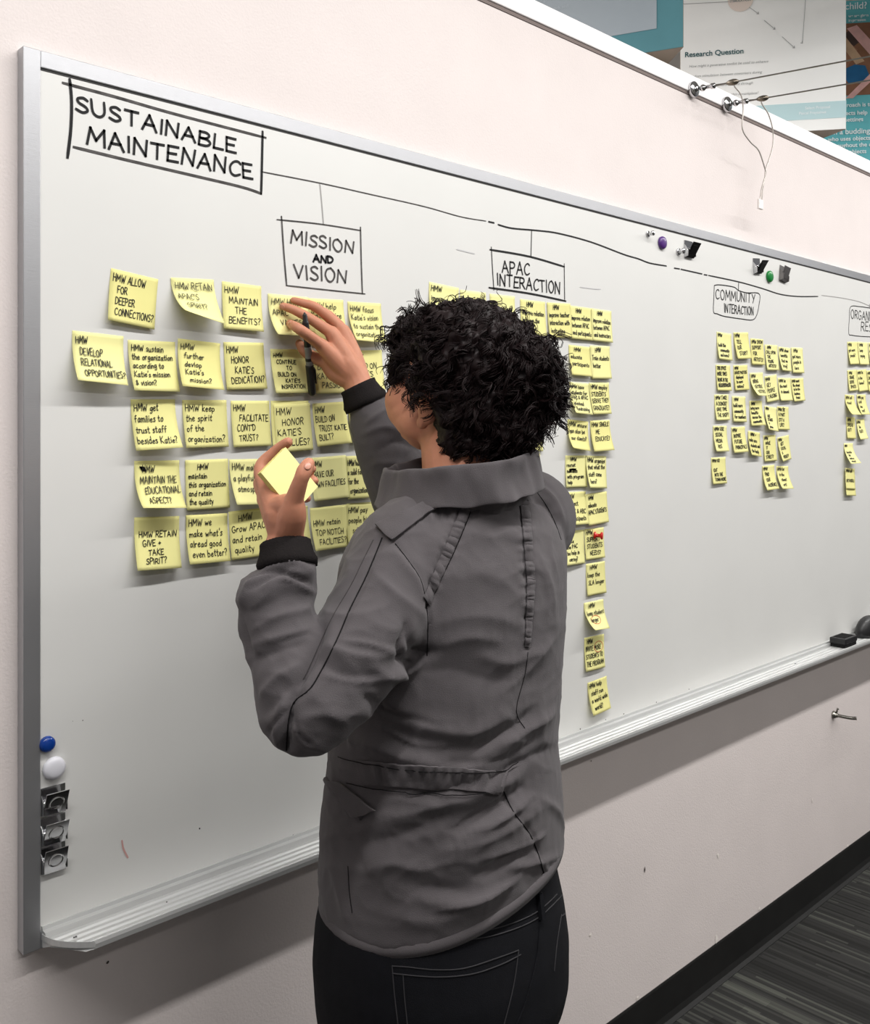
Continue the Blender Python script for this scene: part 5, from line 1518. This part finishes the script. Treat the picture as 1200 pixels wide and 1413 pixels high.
rnd = random.Random(21)
W_ = np.array([a for _, _, a in hb]); W_ /= W_.sum()
rs = np.random.RandomState(5)
bm = bmesh.new()
pick = rs.choice(len(hb), 1700, p=W_)
EAR = hd(-.080, -.020, -.046)
face_dir = (HR @ Vector((0, 1, 0))).normalized()
for j in pick:
    c, n, a = hb[j]
    px, py, z = to_px(c)
    if (c - HC).dot(face_dir) > .055 and c.z < HC.z - .0: continue           # keep the face free
    if px < 600 and py > 545: continue
    if py > 612 and px < 612: continue
    if px < 608 and py > 562: continue
    sw = Vector((noise.noise(c * 17), noise.noise(c * 17 + Vector((9, 3, 1))), noise.noise(c * 17 + Vector((2, 8, 5))))) * 2.2 + Vector((0, 0, -.55)) - FWD * .15
    tang = sw - n * sw.dot(n)
    if tang.length < 1e-3: continue
    d = (tang.normalized() + n * rnd.uniform(.06, .34) * (1 if n.z < .5 else .25)).normalized()
    ln = rnd.uniform(.032, .060) * (1 if n.z < .5 else .75)
    if (c - EAR).length < .034: continue
    if py > 585: ln *= .6
    if py > 560 and px < 620: ln *= .6
    seed = rnd.randrange(10 ** 6)
    rad = rnd.uniform(.0035, .0085); turns = rnd.uniform(.8, 1.9); dr = rnd.uniform(.06, .24)
    for s in range(6):
        off = Vector((rnd.gauss(0, .0016), rnd.gauss(0, .0016), rnd.gauss(0, .0016)))
        curl(bm, c + off, d, ln * rnd.uniform(.88, 1.06), rad, turns, dr, .00085, random.Random(seed), 12)
o = obj('curl', bm, M['hair'], HAIR); smooth(o); o['kind'] = 'stuff'
# loose ringlets that break the outline: temple, right side, nape
bm = bmesh.new()
LOOSE = [((552, 452), 14), ((545, 478), 16), ((548, 505), 14), ((562, 520), 10), ((566, 432), 12), ((600, 412), 14), ((640, 408), 12), ((690, 420), 14), ((735, 450), 14), ((765, 490), 20), ((768, 515), 20), ((762, 545), 22), ((752, 572), 26), ((735, 590), 24), ((715, 600), 20), ((700, 606), 12), ((585, 545), 10)]
for (px, py), cnt in LOOSE:
    for k in range(cnt):
        x = px + rnd.gauss(0, 8); y = py + rnd.gauss(0, 9)
        best = min((hb[i] for i in rs.choice(len(hb), 500)), key=lambda h: (lambda q: abs(q[0] - x) + abs(q[1] - y))(to_px(h[0])))
        c, n, a = best
        d = (n + Vector((0, 0, rnd.uniform(-.9, .1))) + Vector((rnd.gauss(0, .25), rnd.gauss(0, .25), 0))).normalized()
        if px < 600: d = (d - RGT * .25).normalized()
        curl(bm, c, d, rnd.uniform(.020, .042), rnd.uniform(.003, .007), rnd.uniform(.7, 1.8), rnd.uniform(.05, .35), rnd.uniform(.0006, .0010), rnd, 16)
o = obj('loose_curl', bm, M['hair'], HAIR); smooth(o); o['kind'] = 'stuff'

# ------------------------------------------------------------------ what the hands hold
# pad of blank notes in the left hand
T = unproj(394, 617, 1.190); R = unproj(438.5, 671.5, 1.205); Lc = unproj(364, 657, 1.160)
e1 = (R - T); e2 = (Lc - T); e2 = e2 - e1 * (e2.dot(e1) / e1.dot(e1)) * .8
nn = e1.cross(e2).normalized()
if nn.dot(FWD) < 0: nn = -nn
k = empty('note_pad', T + (e1 + e2) / 2)
tag(k, 'thick pad of blank yellow sticky notes held in the left hand', 'note pad')
M['pad_paper'] = mat('blank_yellow_paper', srgb(244, 238, 166), .8, spec=.15)
M['pad_side'] = mat('stacked_paper_edge', srgb(222, 208, 128), .85, spec=.1, noise_amt=.12, noise_scale=900)
bm = bmesh.new(); loft(bm, [[T + nn * t, T + e1 + nn * t, T + e1 + e2 + nn * t, T + e2 + nn * t] for t in (.0006, .0095)]); bmesh.ops.recalc_face_normals(bm, faces=bm.faces[:])
obj('sheet_stack', bm, M['pad_side'], k)
bm = bmesh.new(); loft(bm, [[T + nn * t, T + e1 + nn * t, T + e1 + e2 + nn * t, T + e2 + nn * t] for t in (.0, .00055)]); bmesh.ops.recalc_face_normals(bm, faces=bm.faces[:])
obj('top_sheet', bm, M['pad_paper'], k)

# marker between the fingers of the right hand
p0 = on_y(420, 431, -.0525); p1 = on_y(431, 546, -.0135)
ax = (p1 - p0); Lp = ax.length; ax.normalize()
k = empty('marker_pen', (p0 + p1) / 2); tag(k, 'black fine tip marker pen with grey barrel, held in the raised right hand', 'marker')
bm = bmesh.new(); lathe(bm, p0, ax, [(0, .0012), (.003, .0022), (.0035, .0035), (.016, .0048), (.017, .0056), (.05, .0058), (Lp * .42, .0060)], 24); o = obj('pen_tip', bm, M['black'], k); smooth(o); bevel(o, .0003, 1)
bm = bmesh.new(); lathe(bm, p0 + ax * Lp * .40, ax, [(0, .0061), (Lp * .24, .0062)], 24); o = obj('pen_barrel', bm, mat('grey_pen_barrel', srgb(140, 142, 146), .4), k); smooth(o); bevel(o, .0004, 1)
bm = bmesh.new(); lathe(bm, p0 + ax * Lp * .535, ax, [(0, .0063), (.006, .0063)], 24); o = obj('pen_label', bm, M['black'], k); smooth(o); bevel(o, .0003, 1)
bm = bmesh.new(); lathe(bm, p0 + ax * Lp * .625, ax, [(0, .0070), (.002, .0073), (Lp * .30, .0068), (Lp * .355, .0058), (Lp * .375, .003), (Lp * .376, 0)], 24); o = obj('pen_cap', bm, M['black'], k); smooth(o); bevel(o, .0004, 1)
a = (RGT - ax * RGT.dot(ax)).normalized()
bm = bmesh.new(); s0 = p0 + ax * Lp * .65 + a * .0085; bm_tube(bm, [s0 - a * .002, s0 + ax * .006, s0 + ax * .030], [.0014, .0017, .0013], 6); o = obj('pen_clip', bm, M['black'], k); smooth(o)
